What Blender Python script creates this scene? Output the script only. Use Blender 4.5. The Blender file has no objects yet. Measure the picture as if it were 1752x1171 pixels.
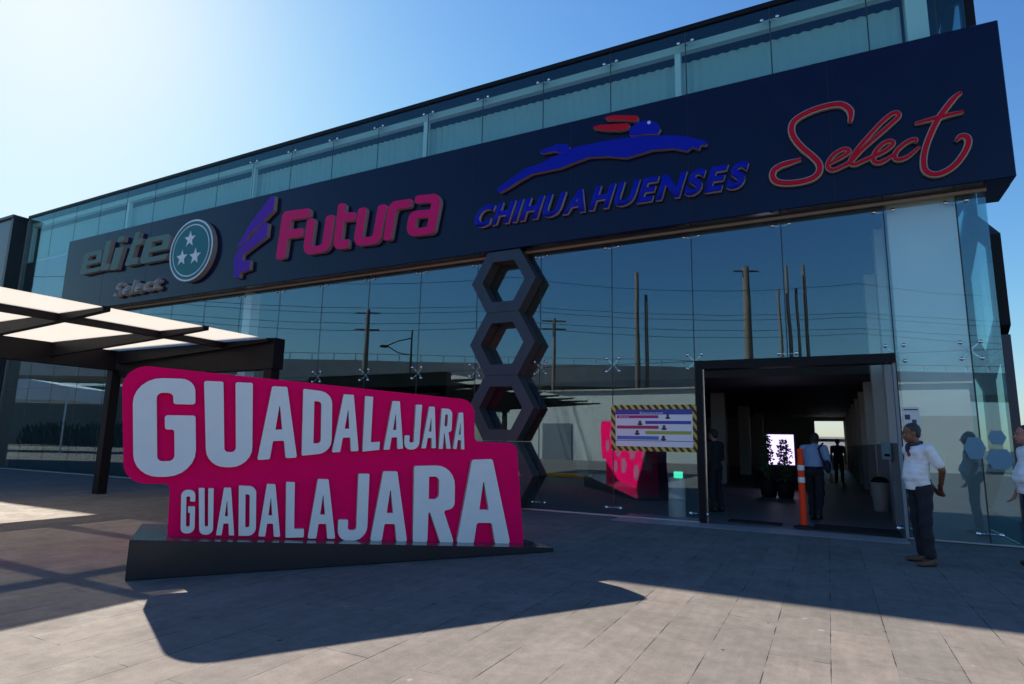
import bpy, bmesh, math, random
from mathutils import Vector, Matrix, Euler
R = math.radians
random.seed(7)
scn = bpy.context.scene
COL = scn.collection

# ---------------------------------------------------------------- camera
H = 1.40
F, PIT, YAW, ROLL = 1030.57, 0.162397855, 0.480002956, 0.0204806
W0, H0 = 1752.0, 1171.0
FWD = Vector((-math.sin(YAW)*math.cos(PIT), math.cos(YAW)*math.cos(PIT), math.sin(PIT)))
_r = Vector((math.cos(YAW), math.sin(YAW), 0)); _u = _r.cross(FWD)
RT = _r*math.cos(ROLL) + _u*math.sin(ROLL); UP = RT.cross(FWD)
CAM0 = Vector((0, 0, H))
cd = bpy.data.cameras.new('camera'); cam = bpy.data.objects.new('camera', cd); COL.objects.link(cam)
cam.matrix_world = Matrix(((RT.x, UP.x, -FWD.x, 0), (RT.y, UP.y, -FWD.y, 0), (RT.z, UP.z, -FWD.z, H), (0, 0, 0, 1)))
cd.sensor_width = 36; cd.lens = F/W0*36; cd.clip_start = .05; cd.clip_end = 4000
scn.camera = cam

# ---------------------------------------------------------------- sky and sun
SUN_EL, SUN_AZ = 34.2, -68.7
wd = bpy.data.worlds.new('World'); scn.world = wd; wd.use_nodes = True
nt = wd.node_tree; nt.nodes.clear()
sky = nt.nodes.new('ShaderNodeTexSky'); sky.sky_type = 'NISHITA'; sky.sun_disc = False
sky.sun_elevation = R(SUN_EL); sky.sun_rotation = R(SUN_AZ)
sky.air_density = 1.35; sky.dust_density = 0.4; sky.ozone_density = 9.0
gm = nt.nodes.new('ShaderNodeGamma'); gm.inputs['Gamma'].default_value = 1.3
bg = nt.nodes.new('ShaderNodeBackground'); bg.inputs['Strength'].default_value = .05
wo = nt.nodes.new('ShaderNodeOutputWorld')
# highlight roll-off so that the glow round the sun stays small: c -> c / (1 + (c/cap)^p)^(1/p)
nt.links.new(sky.outputs[0], gm.inputs[0]); nt.links.new(bg.outputs[0], wo.inputs[0])
sepc = nt.nodes.new('ShaderNodeSeparateColor'); comb = nt.nodes.new('ShaderNodeCombineColor'); nt.links.new(gm.outputs[0], sepc.inputs[0])
SKY_CAP, SKY_P = 8.2, 2.5
def wmath(op, a, b_):
    q = nt.nodes.new('ShaderNodeMath'); q.operation = op
    for i, x in enumerate((a, b_)):
        if isinstance(x, (int, float)): q.inputs[i].default_value = x
        else: nt.links.new(x, q.inputs[i])
    return q.outputs[0]
for i in range(3):
    c = sepc.outputs[i]
    nt.links.new(wmath('DIVIDE', c, wmath('POWER', wmath('ADD', 1.0, wmath('POWER', wmath('DIVIDE', c, SKY_CAP), SKY_P)), 1/SKY_P)), comb.inputs[i])
nt.links.new(comb.outputs[0], bg.inputs[0])
sd = bpy.data.lights.new('sun', 'SUN'); sd.energy = 5.0; sd.angle = R(.53); sd.color = (1, .88, .73)
so = bpy.data.objects.new('sun', sd); COL.objects.link(so)
SDIR = Vector((math.cos(R(SUN_EL))*math.sin(R(SUN_AZ)), math.cos(R(SUN_EL))*math.cos(R(SUN_AZ)), math.sin(R(SUN_EL))))
so.rotation_euler = (-SDIR).to_track_quat('-Z', 'Y').to_euler()
scn.view_settings.view_transform = 'Standard'; scn.view_settings.look = 'None'
scn.view_settings.exposure = 1.40; scn.view_settings.gamma = 1
scn.cycles.use_denoising = True
scn.cycles.caustics_reflective = False; scn.cycles.caustics_refractive = False
scn.cycles.max_bounces = 9; scn.cycles.transparent_max_bounces = 16

# ---------------------------------------------------------------- picture -> plane helpers
def ray(px, py):
    x = (px-W0/2)/F; y = -(py-H0/2)/F
    return (RT*x + UP*y + FWD)
def ground(px, py, z=0.0):
    v = ray(px, py); return CAM0 + v*((z-H)/v.z)
def fac(px, py, Y):
    v = ray(px, py); return CAM0 + v*(Y/v.y)
def onplane(px, py, o, n):
    v = ray(px, py); return CAM0 + v*((o-CAM0).dot(n)/v.dot(n))

D = 11.58          # glass plane
YF = 11.20         # front of the sign band

# ---------------------------------------------------------------- materials
MATS = {}
def mat(name, col, rough=.5, metal=0.0, noise=0.0, nscale=20.0, bump=0.0, bscale=60.0, spec=.5, coat=0.0, emit=None, estr=0.0):
    if name in MATS: return MATS[name]
    m = bpy.data.materials.new(name); m.use_nodes = True; n = m.node_tree; b = n.nodes['Principled BSDF']
    b.inputs['Base Color'].default_value = (*col, 1); b.inputs['Roughness'].default_value = rough
    b.inputs['Metallic'].default_value = metal; b.inputs['Specular IOR Level'].default_value = spec
    b.inputs['Coat Weight'].default_value = coat
    tc = n.nodes.new('ShaderNodeTexCoord')
    if noise > 0:
        t = n.nodes.new('ShaderNodeTexNoise'); t.inputs['Scale'].default_value = nscale; t.inputs['Detail'].default_value = 6
        n.links.new(tc.outputs['Object'], t.inputs['Vector'])
        mr = n.nodes.new('ShaderNodeMapRange'); mr.inputs[1].default_value = .25; mr.inputs[2].default_value = .75
        mr.inputs[3].default_value = 1-noise; mr.inputs[4].default_value = 1+noise
        n.links.new(t.outputs['Fac'], mr.inputs[0])
        mx = n.nodes.new('ShaderNodeVectorMath'); mx.operation = 'SCALE'; mx.inputs[0].default_value = col
        n.links.new(mr.outputs[0], mx.inputs['Scale']); n.links.new(mx.outputs[0], b.inputs['Base Color'])
    if bump > 0:
        t2 = n.nodes.new('ShaderNodeTexNoise'); t2.inputs['Scale'].default_value = bscale; t2.inputs['Detail'].default_value = 4
        n.links.new(tc.outputs['Object'], t2.inputs['Vector'])
        bp = n.nodes.new('ShaderNodeBump'); bp.inputs['Strength'].default_value = bump; bp.inputs['Distance'].default_value = .01
        n.links.new(t2.outputs['Fac'], bp.inputs['Height']); n.links.new(bp.outputs[0], b.inputs['Normal'])
    if emit:
        b.inputs['Emission Color'].default_value = (*emit, 1); b.inputs['Emission Strength'].default_value = estr
    MATS[name] = m; return m

def glassmat(name, tint, refl, rough=0.0, rcol=(.8, .92, 1), wav=0.0):
    if name in MATS: return MATS[name]
    m = bpy.data.materials.new(name); m.use_nodes = True; n = m.node_tree; n.nodes.clear()
    o = n.nodes.new('ShaderNodeOutputMaterial'); mx = n.nodes.new('ShaderNodeMixShader')
    tr = n.nodes.new('ShaderNodeBsdfTransparent'); tr.inputs[0].default_value = (*tint, 1)
    gl = n.nodes.new('ShaderNodeBsdfGlossy'); gl.inputs[0].default_value = (*rcol, 1); gl.inputs['Roughness'].default_value = rough
    ge = n.nodes.new('ShaderNodeNewGeometry'); dt = n.nodes.new('ShaderNodeVectorMath'); dt.operation = 'DOT_PRODUCT'
    n.links.new(ge.outputs['Incoming'], dt.inputs[0]); n.links.new(ge.outputs['True Normal'], dt.inputs[1])
    def mth(op, a, b=None):
        q = n.nodes.new('ShaderNodeMath'); q.operation = op
        for i, x in enumerate((a, b)):
            if x is None: continue
            if isinstance(x, (int, float)): q.inputs[i].default_value = x
            else: n.links.new(x, q.inputs[i])
        return q.outputs[0]
    sch = mth('POWER', mth('SUBTRACT', 1.0, mth('ABSOLUTE', dt.outputs['Value'])), 5.0)
    n.links.new(mth('ADD', mth('MULTIPLY', sch, 1-refl), refl), mx.inputs[0])
    n.links.new(tr.outputs[0], mx.inputs[1]); n.links.new(gl.outputs[0], mx.inputs[2]); n.links.new(mx.outputs[0], o.inputs[0])
    if wav > 0:
        tc = n.nodes.new('ShaderNodeTexCoord'); t = n.nodes.new('ShaderNodeTexNoise'); t.inputs['Scale'].default_value = .9; t.inputs['Detail'].default_value = 1
        n.links.new(tc.outputs['Object'], t.inputs['Vector'])
        bp = n.nodes.new('ShaderNodeBump'); bp.inputs['Strength'].default_value = wav; bp.inputs['Distance'].default_value = .02
        n.links.new(t.outputs['Fac'], bp.inputs['Height']); n.links.new(bp.outputs[0], gl.inputs['Normal'])
    MATS[name] = m; return m

def paving_mat():
    m = bpy.data.materials.new('stone_paving'); m.use_nodes = True; n = m.node_tree; b = n.nodes['Principled BSDF']; L = n.links.new
    tc = n.nodes.new('ShaderNodeTexCoord'); mp = n.nodes.new('ShaderNodeMapping'); mp.inputs['Rotation'].default_value = (0, 0, R(90))
    mp.inputs['Location'].default_value = (.13, .06, 0)
    L(tc.outputs['Object'], mp.inputs[0])
    def brick(mortar, c1, c2, cm):
        br = n.nodes.new('ShaderNodeTexBrick'); br.inputs['Scale'].default_value = 1; br.offset = .37; br.offset_frequency = 2
        br.inputs['Brick Width'].default_value = 2.3; br.inputs['Row Height'].default_value = .378
        br.inputs['Mortar Size'].default_value = mortar; br.inputs['Mortar Smooth'].default_value = .3; br.inputs['Bias'].default_value = 0
        br.inputs['Color1'].default_value = (*c1, 1); br.inputs['Color2'].default_value = (*c2, 1); br.inputs['Mortar'].default_value = (*cm, 1)
        L(mp.outputs[0], br.inputs[0]); return br
    br = brick(.0045, (.190, .173, .163), (.162, .153, .147), (.052, .050, .050))
    def noise(sc, det, lo, hi, a, z, src=tc.outputs['Object']):
        t = n.nodes.new('ShaderNodeTexNoise'); t.inputs['Scale'].default_value = sc; t.inputs['Detail'].default_value = det; t.inputs['Roughness'].default_value = .65
        L(src, t.inputs['Vector']); r = n.nodes.new('ShaderNodeMapRange'); r.inputs[1].default_value = lo; r.inputs[2].default_value = hi
        r.inputs[3].default_value = a; r.inputs[4].default_value = z; L(t.outputs['Fac'], r.inputs[0]); return r.outputs[0]
    jn = noise(2.3, 3, .42, .62, .0, .0052)
    L(jn, br.inputs['Mortar Size'])
    n1 = noise(.9, 5, .3, .7, .88, 1.08); n2 = noise(9, 8, .3, .7, .86, 1.1); n3 = noise(85, 4, .3, .7, .84, 1.12)
    st = n.nodes.new('ShaderNodeMapping'); st.inputs['Scale'].default_value = (14, 1.2, 1); L(tc.outputs['Object'], st.inputs[0])
    n4 = noise(1.0, 6, .35, .7, .92, 1.06, st.outputs[0])
    # small dark chips and stains
    vo = n.nodes.new('ShaderNodeTexVoronoi'); vo.inputs['Scale'].default_value = 2.7; L(tc.outputs['Object'], vo.inputs['Vector'])
    nz = n.nodes.new('ShaderNodeTexNoise'); nz.inputs['Scale'].default_value = 26; L(tc.outputs['Object'], nz.inputs['Vector'])
    ad = n.nodes.new('ShaderNodeMath'); ad.operation = 'MULTIPLY_ADD'; ad.inputs[1].default_value = .09; L(nz.outputs['Fac'], ad.inputs[0]); L(vo.outputs['Distance'], ad.inputs[2])
    rs = n.nodes.new('ShaderNodeMapRange'); rs.inputs[1].default_value = .075; rs.inputs[2].default_value = .1; rs.inputs[3].default_value = .38; rs.inputs[4].default_value = 1
    L(ad.outputs[0], rs.inputs[0])
    # pale spots (gum, chips)
    vo2 = n.nodes.new('ShaderNodeTexVoronoi'); vo2.inputs['Scale'].default_value = 2.4; L(st.outputs[0] if False else tc.outputs['Object'], vo2.inputs['Vector'])
    mo = n.nodes.new('ShaderNodeMapping'); mo.inputs['Location'].default_value = (3.3, 7.7, 0); L(tc.outputs['Object'], mo.inputs[0]); n.links.remove(vo2.inputs['Vector'].links[0]); L(mo.outputs[0], vo2.inputs['Vector'])
    ad2 = n.nodes.new('ShaderNodeMath'); ad2.operation = 'MULTIPLY_ADD'; ad2.inputs[1].default_value = .07; L(nz.outputs['Fac'], ad2.inputs[0]); L(vo2.outputs['Distance'], ad2.inputs[2])
    rs2 = n.nodes.new('ShaderNodeMapRange'); rs2.inputs[1].default_value = .075; rs2.inputs[2].default_value = .09; rs2.inputs[3].default_value = 1.5; rs2.inputs[4].default_value = 1
    L(ad2.outputs[0], rs2.inputs[0])
    n5 = noise(2.6, 7, .42, .72, 1.04, .84)
    cur = br.outputs['Color']
    for s in (n1, n2, n3, n4, n5, rs.outputs[0], rs2.outputs[0]):
        v = n.nodes.new('ShaderNodeVectorMath'); v.operation = 'SCALE'; L(cur, v.inputs[0]); L(s, v.inputs['Scale']); cur = v.outputs[0]
    L(cur, b.inputs['Base Color'])
    r = noise(3, 6, .3, .7, .62, .85); L(r, b.inputs['Roughness']); b.inputs['Specular IOR Level'].default_value = .03
    bp = n.nodes.new('ShaderNodeBump'); bp.inputs['Strength'].default_value = .35; bp.inputs['Distance'].default_value = .012
    mm = n.nodes.new('ShaderNodeMath'); mm.operation = 'MULTIPLY_ADD'; mm.inputs[1].default_value = -1.0
    L(br.outputs['Fac'], mm.inputs[0]); L(n2, mm.inputs[2]); L(mm.outputs[0], bp.inputs['Height']); L(bp.outputs[0], b.inputs['Normal'])
    return m

def stripe_mat(name, c1, c2, scale):
    m = bpy.data.materials.new(name); m.use_nodes = True; n = m.node_tree; b = n.nodes['Principled BSDF']; L = n.links.new
    tc = n.nodes.new('ShaderNodeTexCoord'); sp = n.nodes.new('ShaderNodeSeparateXYZ'); L(tc.outputs['Object'], sp.inputs[0])
    a = n.nodes.new('ShaderNodeMath'); a.operation = 'SUBTRACT'; L(sp.outputs['X'], a.inputs[0]); 
    a2 = n.nodes.new('ShaderNodeMath'); a2.operation = 'MULTIPLY'; a2.inputs[1].default_value = -.75; L(sp.outputs['Z'], a2.inputs[0]); L(a2.outputs[0], a.inputs[1])
    f = n.nodes.new('ShaderNodeMath'); f.operation = 'MULTIPLY'; f.inputs[1].default_value = scale; L(a.outputs[0], f.inputs[0])
    g = n.nodes.new('ShaderNodeMath'); g.operation = 'FRACT'; L(f.outputs[0], g.inputs[0])
    h = n.nodes.new('ShaderNodeMath'); h.operation = 'GREATER_THAN'; h.inputs[1].default_value = .5; L(g.outputs[0], h.inputs[0])
    mx = n.nodes.new('ShaderNodeMix'); mx.data_type = 'RGBA'; mx.inputs[6].default_value = (*c1, 1); mx.inputs[7].default_value = (*c2, 1)
    L(h.outputs[0], mx.inputs[0]); L(mx.outputs[2], b.inputs['Base Color']); b.inputs['Roughness'].default_value = .4
    return m

def translucent_mat(name, col, trans, rough=.5):
    m = bpy.data.materials.new(name); m.use_nodes = True; n = m.node_tree; n.nodes.clear()
    o = n.nodes.new('ShaderNodeOutputMaterial'); mx = n.nodes.new('ShaderNodeMixShader'); mx.inputs[0].default_value = trans
    d = n.nodes.new('ShaderNodeBsdfDiffuse'); d.inputs[0].default_value = (*col, 1)
    t = n.nodes.new('ShaderNodeBsdfTranslucent'); t.inputs[0].default_value = (*col, 1)
    m2 = n.nodes.new('ShaderNodeMixShader'); m2.inputs[0].default_value = .34
    tp = n.nodes.new('ShaderNodeBsdfTransparent'); tp.inputs[0].default_value = (.95, .92, .87, 1)
    n.links.new(d.outputs[0], mx.inputs[1]); n.links.new(t.outputs[0], mx.inputs[2])
    n.links.new(mx.outputs[0], m2.inputs[1]); n.links.new(tp.outputs[0], m2.inputs[2]); n.links.new(m2.outputs[0], o.inputs[0])
    return m

M_PAVE = paving_mat()
M_ASPH = mat('asphalt', (.05, .05, .052), .85, noise=.25, nscale=3, bump=.3)
M_GLASS = glassmat('facade_glass', (.92, .985, .965), .125, 0, (.62, .84, 1), .035)
M_UGLASS = glassmat('upper_glass', (.80, .955, .945), .05, 0, (.7, .9, 1), .02)
M_FASCIA = mat('navy_panel', (.003, .0065, .036), .16, noise=.12, nscale=2, spec=.28)
M_NAVYD = mat('dark_edge', (.006, .007, .012), .4)
M_DARK = mat('dark_steel', (.009, .010, .013), .5, noise=.15, nscale=6, spec=.15)
M_HEX = mat('charcoal_cladding', (.018, .027, .054), .35, noise=.12, nscale=4)
M_HEXIN = mat('charcoal_inner', (.040, .038, .038), .5, noise=.12, nscale=4)
M_WHITE = mat('white_paint', (.84, .85, .86), .55, noise=.03, nscale=3)
M_GREYW = mat('grey_wall', (.22, .25, .28), .5, noise=.06, nscale=3)
M_BLIND = mat('blind_fabric', (.46, .54, .57), .8)
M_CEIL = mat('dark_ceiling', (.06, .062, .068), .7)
M_IFLOOR = mat('interior_floor', (.14, .145, .155), .5, noise=.12, nscale=2)
M_IWALL = mat('interior_wall', (.30, .30, .31), .6)
M_CHROME = mat('brushed_steel', (.75, .76, .78), .2, 1.0)
M_PINK = mat('magenta_paint', (.98, .002, .13), .5, noise=.05, nscale=5, spec=.04)
M_PINKL = mat('pale_pink_paint', (.55, .12, .24), .45)
M_LETTER = mat('white_letter', (.80, .81, .84), .5, noise=.03, nscale=6, spec=.2)
M_LEDGE = mat('letter_return', (.50, .47, .45), .5)
M_BASE = mat('navy_plinth', (.010, .012, .020), .3, noise=.2, nscale=5, spec=.5)
M_TILE = mat('plinth_top', (.05, .055, .06), .16, noise=.25, nscale=4)
M_BEIGE = mat('sign_return', (.34, .29, .27), .5)
M_GREEN = mat('teal_letter', (.10, .19, .18), .45, spec=.12)
M_TEAL = mat('teal_enamel', (.012, .15, .18), .4, spec=.2)
M_RING = mat('pale_ring', (.62, .68, .78), .35)
M_PURP = mat('violet_letter', (.085, .022, .40), .45, spec=.1)
M_FPINK = mat('pink_letter', (.60, .010, .15), .45, spec=.12)
M_BLUE = mat('blue_letter', (.006, .016, .40), .45, spec=.1)
M_RED = mat('red_letter', (.52, .008, .03), .45, spec=.1)
M_ORANGE = mat('orange_plastic', (1.0, .06, .015), .45, noise=.05, nscale=8, spec=.1)
M_BAND = mat('reflective_band', (.75, .76, .80), .3)
M_RUBBER = mat('black_rubber', (.012, .012, .013), .7, bump=.3, bscale=200)
M_YEL = mat('yellow_paint', (.62, .36, .02), .6, noise=.15, nscale=8)
M_CONC = mat('concrete', (.50, .44, .39), .8, noise=.15, nscale=1.2, bump=.2)
M_WOOD = mat('pole_wood', (.13, .10, .08), .85, noise=.2, nscale=4)
M_WIRE = mat('cable_black', (.02, .02, .02), .6)
M_LEAF = mat('leaf_green', (.045, .11, .04), .5, noise=.3, nscale=8)
M_CANOPY = translucent_mat('opal_panel', (.72, .715, .69), .80)
M_SKIN = mat('skin_brown', (.20, .085, .045), .5, noise=.08, nscale=30)
M_SKIN2 = mat('skin_tan', (.40, .17, .12), .5, noise=.08, nscale=30)
M_HAIR = mat('hair_dark', (.022, .02, .02), .6, bump=.6, bscale=160)
M_HAIRG = mat('hair_grey', (.035, .033, .032), .6, bump=.6, bscale=160)
M_SHIRT = mat('white_cotton', (.84, .84, .87), .85, noise=.03, nscale=20, bump=.35, bscale=9)
M_SHIRTB = mat('blue_cotton', (.30, .42, .66), .85, noise=.04, nscale=20, bump=.35, bscale=9)
M_TROUS = mat('dark_trousers', (.012, .014, .022), .85, bump=.4, bscale=9)
M_JEANS = mat('dark_denim', (.018, .030, .075), .85, bump=.4, bscale=9)
M_SHOE = mat('brown_leather', (.10, .05, .03), .5)
M_SHOEB = mat('black_leather', (.012, .012, .012), .4)
M_EYEW = mat('eye_white', (.30, .28, .26), .4, spec=.1)
M_EYE = mat('eye_dark', (.02, .012, .01), .2)

# ---------------------------------------------------------------- object helpers
def tag(o, label=None, cat=None, group=None, kind=None):
    if label: o['label'] = label
    if cat: o['category'] = cat
    if group: o['group'] = group
    if kind: o['kind'] = kind
    return o
def empty(name, loc, label=None, cat=None, group=None, rz=0):
    o = bpy.data.objects.new(name, None); COL.objects.link(o); o.location = loc; o.rotation_euler = (0, 0, rz); o.empty_display_size = .2
    return tag(o, label, cat, group)
def link(name, me, parent=None, mats=None, smooth=False):
    """me holds world coordinates; when there is a parent the coordinates are taken as the parent's local ones"""
    if mats:
        if len(me.materials): me.materials.clear()
        for m in (mats if isinstance(mats, (list, tuple)) else [mats]): me.materials.append(m)
    if smooth:
        for p in me.polygons: p.use_smooth = True
    o = bpy.data.objects.new(name, me); COL.objects.link(o)
    if parent: o.parent = parent
    return o
def obj(name, bm, mats, parent=None, smooth=False, local=False):
    bmesh.ops.recalc_face_normals(bm, faces=bm.faces)
    if parent and not local:
        bm.transform(wmat(parent).inverted())
    me = bpy.data.meshes.new(name); bm.to_mesh(me); bm.free()
    return link(name, me, parent, mats, smooth)
def wmat(o):
    m = Matrix.Translation(o.location) @ o.rotation_euler.to_matrix().to_4x4()
    return (wmat(o.parent) @ m) if o.parent else m
def NB(): return bmesh.new()
def box(bm, x0, x1, y0, y1, z0, z1, mi=0):
    vs = [bm.verts.new((x, y, z)) for x in (x0, x1) for y in (y0, y1) for z in (z0, z1)]
    for f in ((0, 1, 3, 2), (4, 6, 7, 5), (0, 4, 5, 1), (2, 3, 7, 6), (0, 2, 6, 4), (1, 5, 7, 3)):
        bm.faces.new([vs[i] for i in f]).material_index = mi
    return vs
def bevel(bm, w=.01, seg=2):
    bmesh.ops.bevel(bm, geom=list(bm.edges), offset=w, segments=seg, affect='EDGES', profile=.5)
def tube(bm, pts, rad, n=10, cap=True, mi=0):
    pts = [Vector(p) for p in pts]; rings = []
    if not isinstance(rad, (list, tuple)): rad = [rad]*len(pts)
    up = None
    for i, p in enumerate(pts):
        d = (pts[min(i+1, len(pts)-1)]-pts[max(i-1, 0)]).normalized()
        if up is None: up = d.orthogonal().normalized()
        up = (up - d*up.dot(d))
        up = d.orthogonal().normalized() if up.length < 1e-4 else up.normalized()
        s = d.cross(up)
        rings.append([bm.verts.new(p + (up*math.cos(a)+s*math.sin(a))*rad[i]) for a in [2*math.pi*k/n for k in range(n)]])
    for a, b in zip(rings, rings[1:]):
        for k in range(n):
            bm.faces.new((a[k], a[(k+1) % n], b[(k+1) % n], b[k])).material_index = mi
    if cap:
        bm.faces.new(rings[0][::-1]).material_index = mi; bm.faces.new(rings[-1]).material_index = mi
def lathe(bm, c, prof, n=24, mi=0):
    rings = []
    for r, z in prof:
        rings.append([bm.verts.new((c[0]+r*math.cos(2*math.pi*k/n), c[1]+r*math.sin(2*math.pi*k/n), c[2]+z)) for k in range(n)])
    for a, b in zip(rings, rings[1:]):
        for k in range(n): bm.faces.new((a[k], a[(k+1) % n], b[(k+1) % n], b[k])).material_index = mi
    bm.faces.new(rings[0][::-1]).material_index = mi; bm.faces.new(rings[-1]).material_index = mi
def ball(bm, c, r, sub=2, scale=(1, 1, 1), rot=None):
    m = Matrix.Translation(c) @ (rot.to_matrix().to_4x4() if rot else Matrix()) @ Matrix.Diagonal((r*scale[0], r*scale[1], r*scale[2], 1))
    bmesh.ops.create_icosphere(bm, subdivisions=sub, radius=1, matrix=m)
def fillet(pts, rad, seg=5):
    out = []; n = len(pts)
    for i, p in enumerate(pts):
        r = rad[i] if isinstance(rad, (list, tuple)) else rad
        p = Vector(p).to_2d(); a = Vector(pts[i-1]).to_2d()-p; b = Vector(pts[(i+1) % n]).to_2d()-p
        la, lb = a.length, b.length
        if r <= 0 or la < 1e-6 or lb < 1e-6: out.append(p); continue
        a.normalize(); b.normalize(); c = max(-1, min(1, a.dot(b))); ang = math.acos(c)
        if ang > math.pi-.05 or ang < .02: out.append(p); continue
        t = min(r/math.tan(ang/2), la*.48, lb*.48); rr = t*math.tan(ang/2)
        bis = (a+b).normalized(); cen = p+bis*(rr/math.sin(ang/2))
        s = p+a*t-cen; e = p+b*t-cen
        a0 = math.atan2(s.y, s.x); a1 = math.atan2(e.y, e.x); dlt = (a1-a0+math.pi) % (2*math.pi)-math.pi
        for k in range(seg+1):
            q = a0+dlt*k/seg; out.append(cen+Vector((math.cos(q), math.sin(q)))*rr)
    return out
def extrude_outline(name, loops, o, ux, uy, nz, thick, parent, mats, back=0.0):
    """flat outline (2D loops, holes allowed) in the plane o,ux,uy; front face at nz*thick, side faces use material 1"""
    cu = bpy.data.curves.new(name, 'CURVE'); cu.dimensions = '2D'; cu.fill_mode = 'BOTH'; cu.extrude = 1.0
    for lp in loops:
        s = cu.splines.new('POLY'); s.points.add(len(lp)-1); s.use_cyclic_u = True
        for i, p in enumerate(lp): s.points[i].co = (p[0], p[1], 0, 1)
    to = bpy.data.objects.new('tmp', cu); COL.objects.link(to)
    dg = bpy.context.evaluated_depsgraph_get(); me = bpy.data.meshes.new_from_object(to.evaluated_get(dg))
    bpy.data.objects.remove(to); bpy.data.curves.remove(cu)
    me.name = name
    inv = wmat(parent).inverted() if parent else Matrix()
    for p in me.polygons: p.material_index = 0 if abs(p.normal.z) > .5 else 1
    for v in me.vertices:
        h = thick if v.co.z > 0 else back
        v.co = inv @ (o + ux*v.co.x + uy*v.co.y + nz*h)
    if ux.cross(uy).dot(nz) < 0: me.flip_normals()
    return link(name, me, parent, mats if len(mats) > 1 else [mats[0], mats[0]])

# ---------------------------------------------------------------- glyphs (unit box, sharp corners + rounding weights)
def G_(pts): return [(p[0], p[1]) for p in pts], [p[2] if len(p) > 2 else .05 for p in pts]
T = .05
GLY = {
 'G': [G_([(1, .735), (1, 1, .46), (0, 1, .46), (0, 0, .46), (1, 0, .46), (1, .62), (.5, .62), (.5, .475), (.65, .475), (.65, .155, .1), (.37, .155, .1), (.37, .85, .1), (.64, .85, .1), (.64, .735)])],
 'U': [G_([(0, 1), (.39, 1), (.39, .175, .1), (.64, .175, .1), (.64, 1), (1, 1), (1, 0, .47), (0, 0, .47)])],
 'A': [G_([(0, 0), (.31, 1), (.69, 1), (1, 0), (.71, 0), (.655, .245), (.375, .245), (.31, 0)]), G_([(.425, .40, .01), (.60, .40, .01), (.515, .76, .01)])],
 'D': [G_([(0, 0), (0, 1), (1, 1, .5), (1, 0, .5)]), G_([(.38, .17, .03), (.38, .83, .03), (.63, .83, .15), (.63, .17, .15)])],
 'L': [G_([(0, 0), (0, 1), (.46, 1), (.46, .155), (1, .155), (1, 0)])],
 'J': [G_([(.62, 1), (1, 1), (1, 0, .48), (0, 0, .48), (0, .31), (.33, .31), (.33, .155, .1), (.62, .155, .1)])],
 'R': [G_([(0, 0), (0, 1), (1, 1, .5), (1, .44, .4), (.73, .41), (1, 0), (.66, 0), (.40, .385), (.36, .385), (.34, 0)]), G_([(.36, .56, .02), (.36, .855, .02), (.61, .855, .14), (.61, .56, .14)])],
}
def bil(q, u, v):
    bl, br, tr, tl = q
    return (bl*(1-u)+br*u)*(1-v) + (tl*(1-u)+tr*u)*v
def glyph_loops(g, quad, rscale=1.0, italic_round=True):
    w = ((quad[1]-quad[0]).length+(quad[2]-quad[3]).length)/2
    out = []
    for pts, rr in g:
        P = [bil(quad, *p) for p in pts]
        out.append(fillet(P, [r*w*rscale for r in rr], 6))
    return out
def text_mesh_loops(ch, offset=0.0):
    cu = bpy.data.curves.new('t', 'FONT'); cu.body = ch; cu.size = 1; cu.offset = offset; cu.fill_mode = 'FRONT'; cu.resolution_u = 5
    to = bpy.data.objects.new('t', cu); COL.objects.link(to)
    dg = bpy.context.evaluated_depsgraph_get(); me = bpy.data.meshes.new_from_object(to.evaluated_get(dg))
    bpy.data.objects.remove(to); bpy.data.curves.remove(cu)
    bm = bmesh.new(); bm.from_mesh(me); bpy.data.meshes.remove(me)
    bmesh.ops.remove_doubles(bm, verts=bm.verts, dist=1e-5)
    return bm
def text_solid(name, ch, quad01, lay, o, ux, uy, nz, thick, parent, mats, offset=0.0):
    """one character of the built-in font; lay=(x0,x1) span of the character inside the text box; quad in plane coordinates"""
    bm = text_mesh_loops(ch, offset)
    xs = [v.co.x for v in bm.verts]; ys = [v.co.y for v in bm.verts]; x0, x1 = min(xs), max(xs)
    for v in bm.verts:
        u = lay[0]+(v.co.x-x0)/max(1e-6, x1-x0)*(lay[1]-lay[0]); p = bil(quad01, u, v.co.y/.73)
        v.co = o + ux*p.x + uy*p.y + nz*thick
    fr = list(bm.faces)
    for f in fr: f.material_index = 0
    if thick > .004:
        ed = [e for e in bm.edges if e.is_boundary]
        ret = bmesh.ops.extrude_edge_only(bm, edges=ed)
        for v in [g for g in ret['geom'] if isinstance(g, bmesh.types.BMVert)]: v.co -= nz*thick
        for f in [g for g in ret['geom'] if isinstance(g, bmesh.types.BMFace)]: f.material_index = 1
    bm.normal_update()
    return bm
def font_word(name, word, quad, o, ux, uy, nz, thick, parent, mats, offset=0.0, gap=.1, single=False):
    ws = []
    for ch in word:
        b = text_mesh_loops(ch, offset); xs = [v.co.x for v in b.verts]; ws.append((max(xs)-min(xs)) if xs else .3); b.free()
    tot = sum(ws)+gap*(len(word)-1); x = 0; whole = None
    for ch, w in zip(word, ws):
        if ch != ' ':
            b = text_solid(name, ch, quad, (x/tot, (x+w)/tot), o, ux, uy, nz, thick, parent, mats, offset)
            if single:
                me = bpy.data.meshes.new('x'); b.to_mesh(me); b.free(); whole = whole or NB(); whole.from_mesh(me); bpy.data.meshes.remove(me)
            else:
                obj(name, b, mats, parent)
        x += w+gap
    return whole
V2 = lambda p: Vector((p[0], p[1]))
X3, Y3, Z3 = Vector((1, 0, 0)), Vector((0, 1, 0)), Vector((0, 0, 1))

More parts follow.
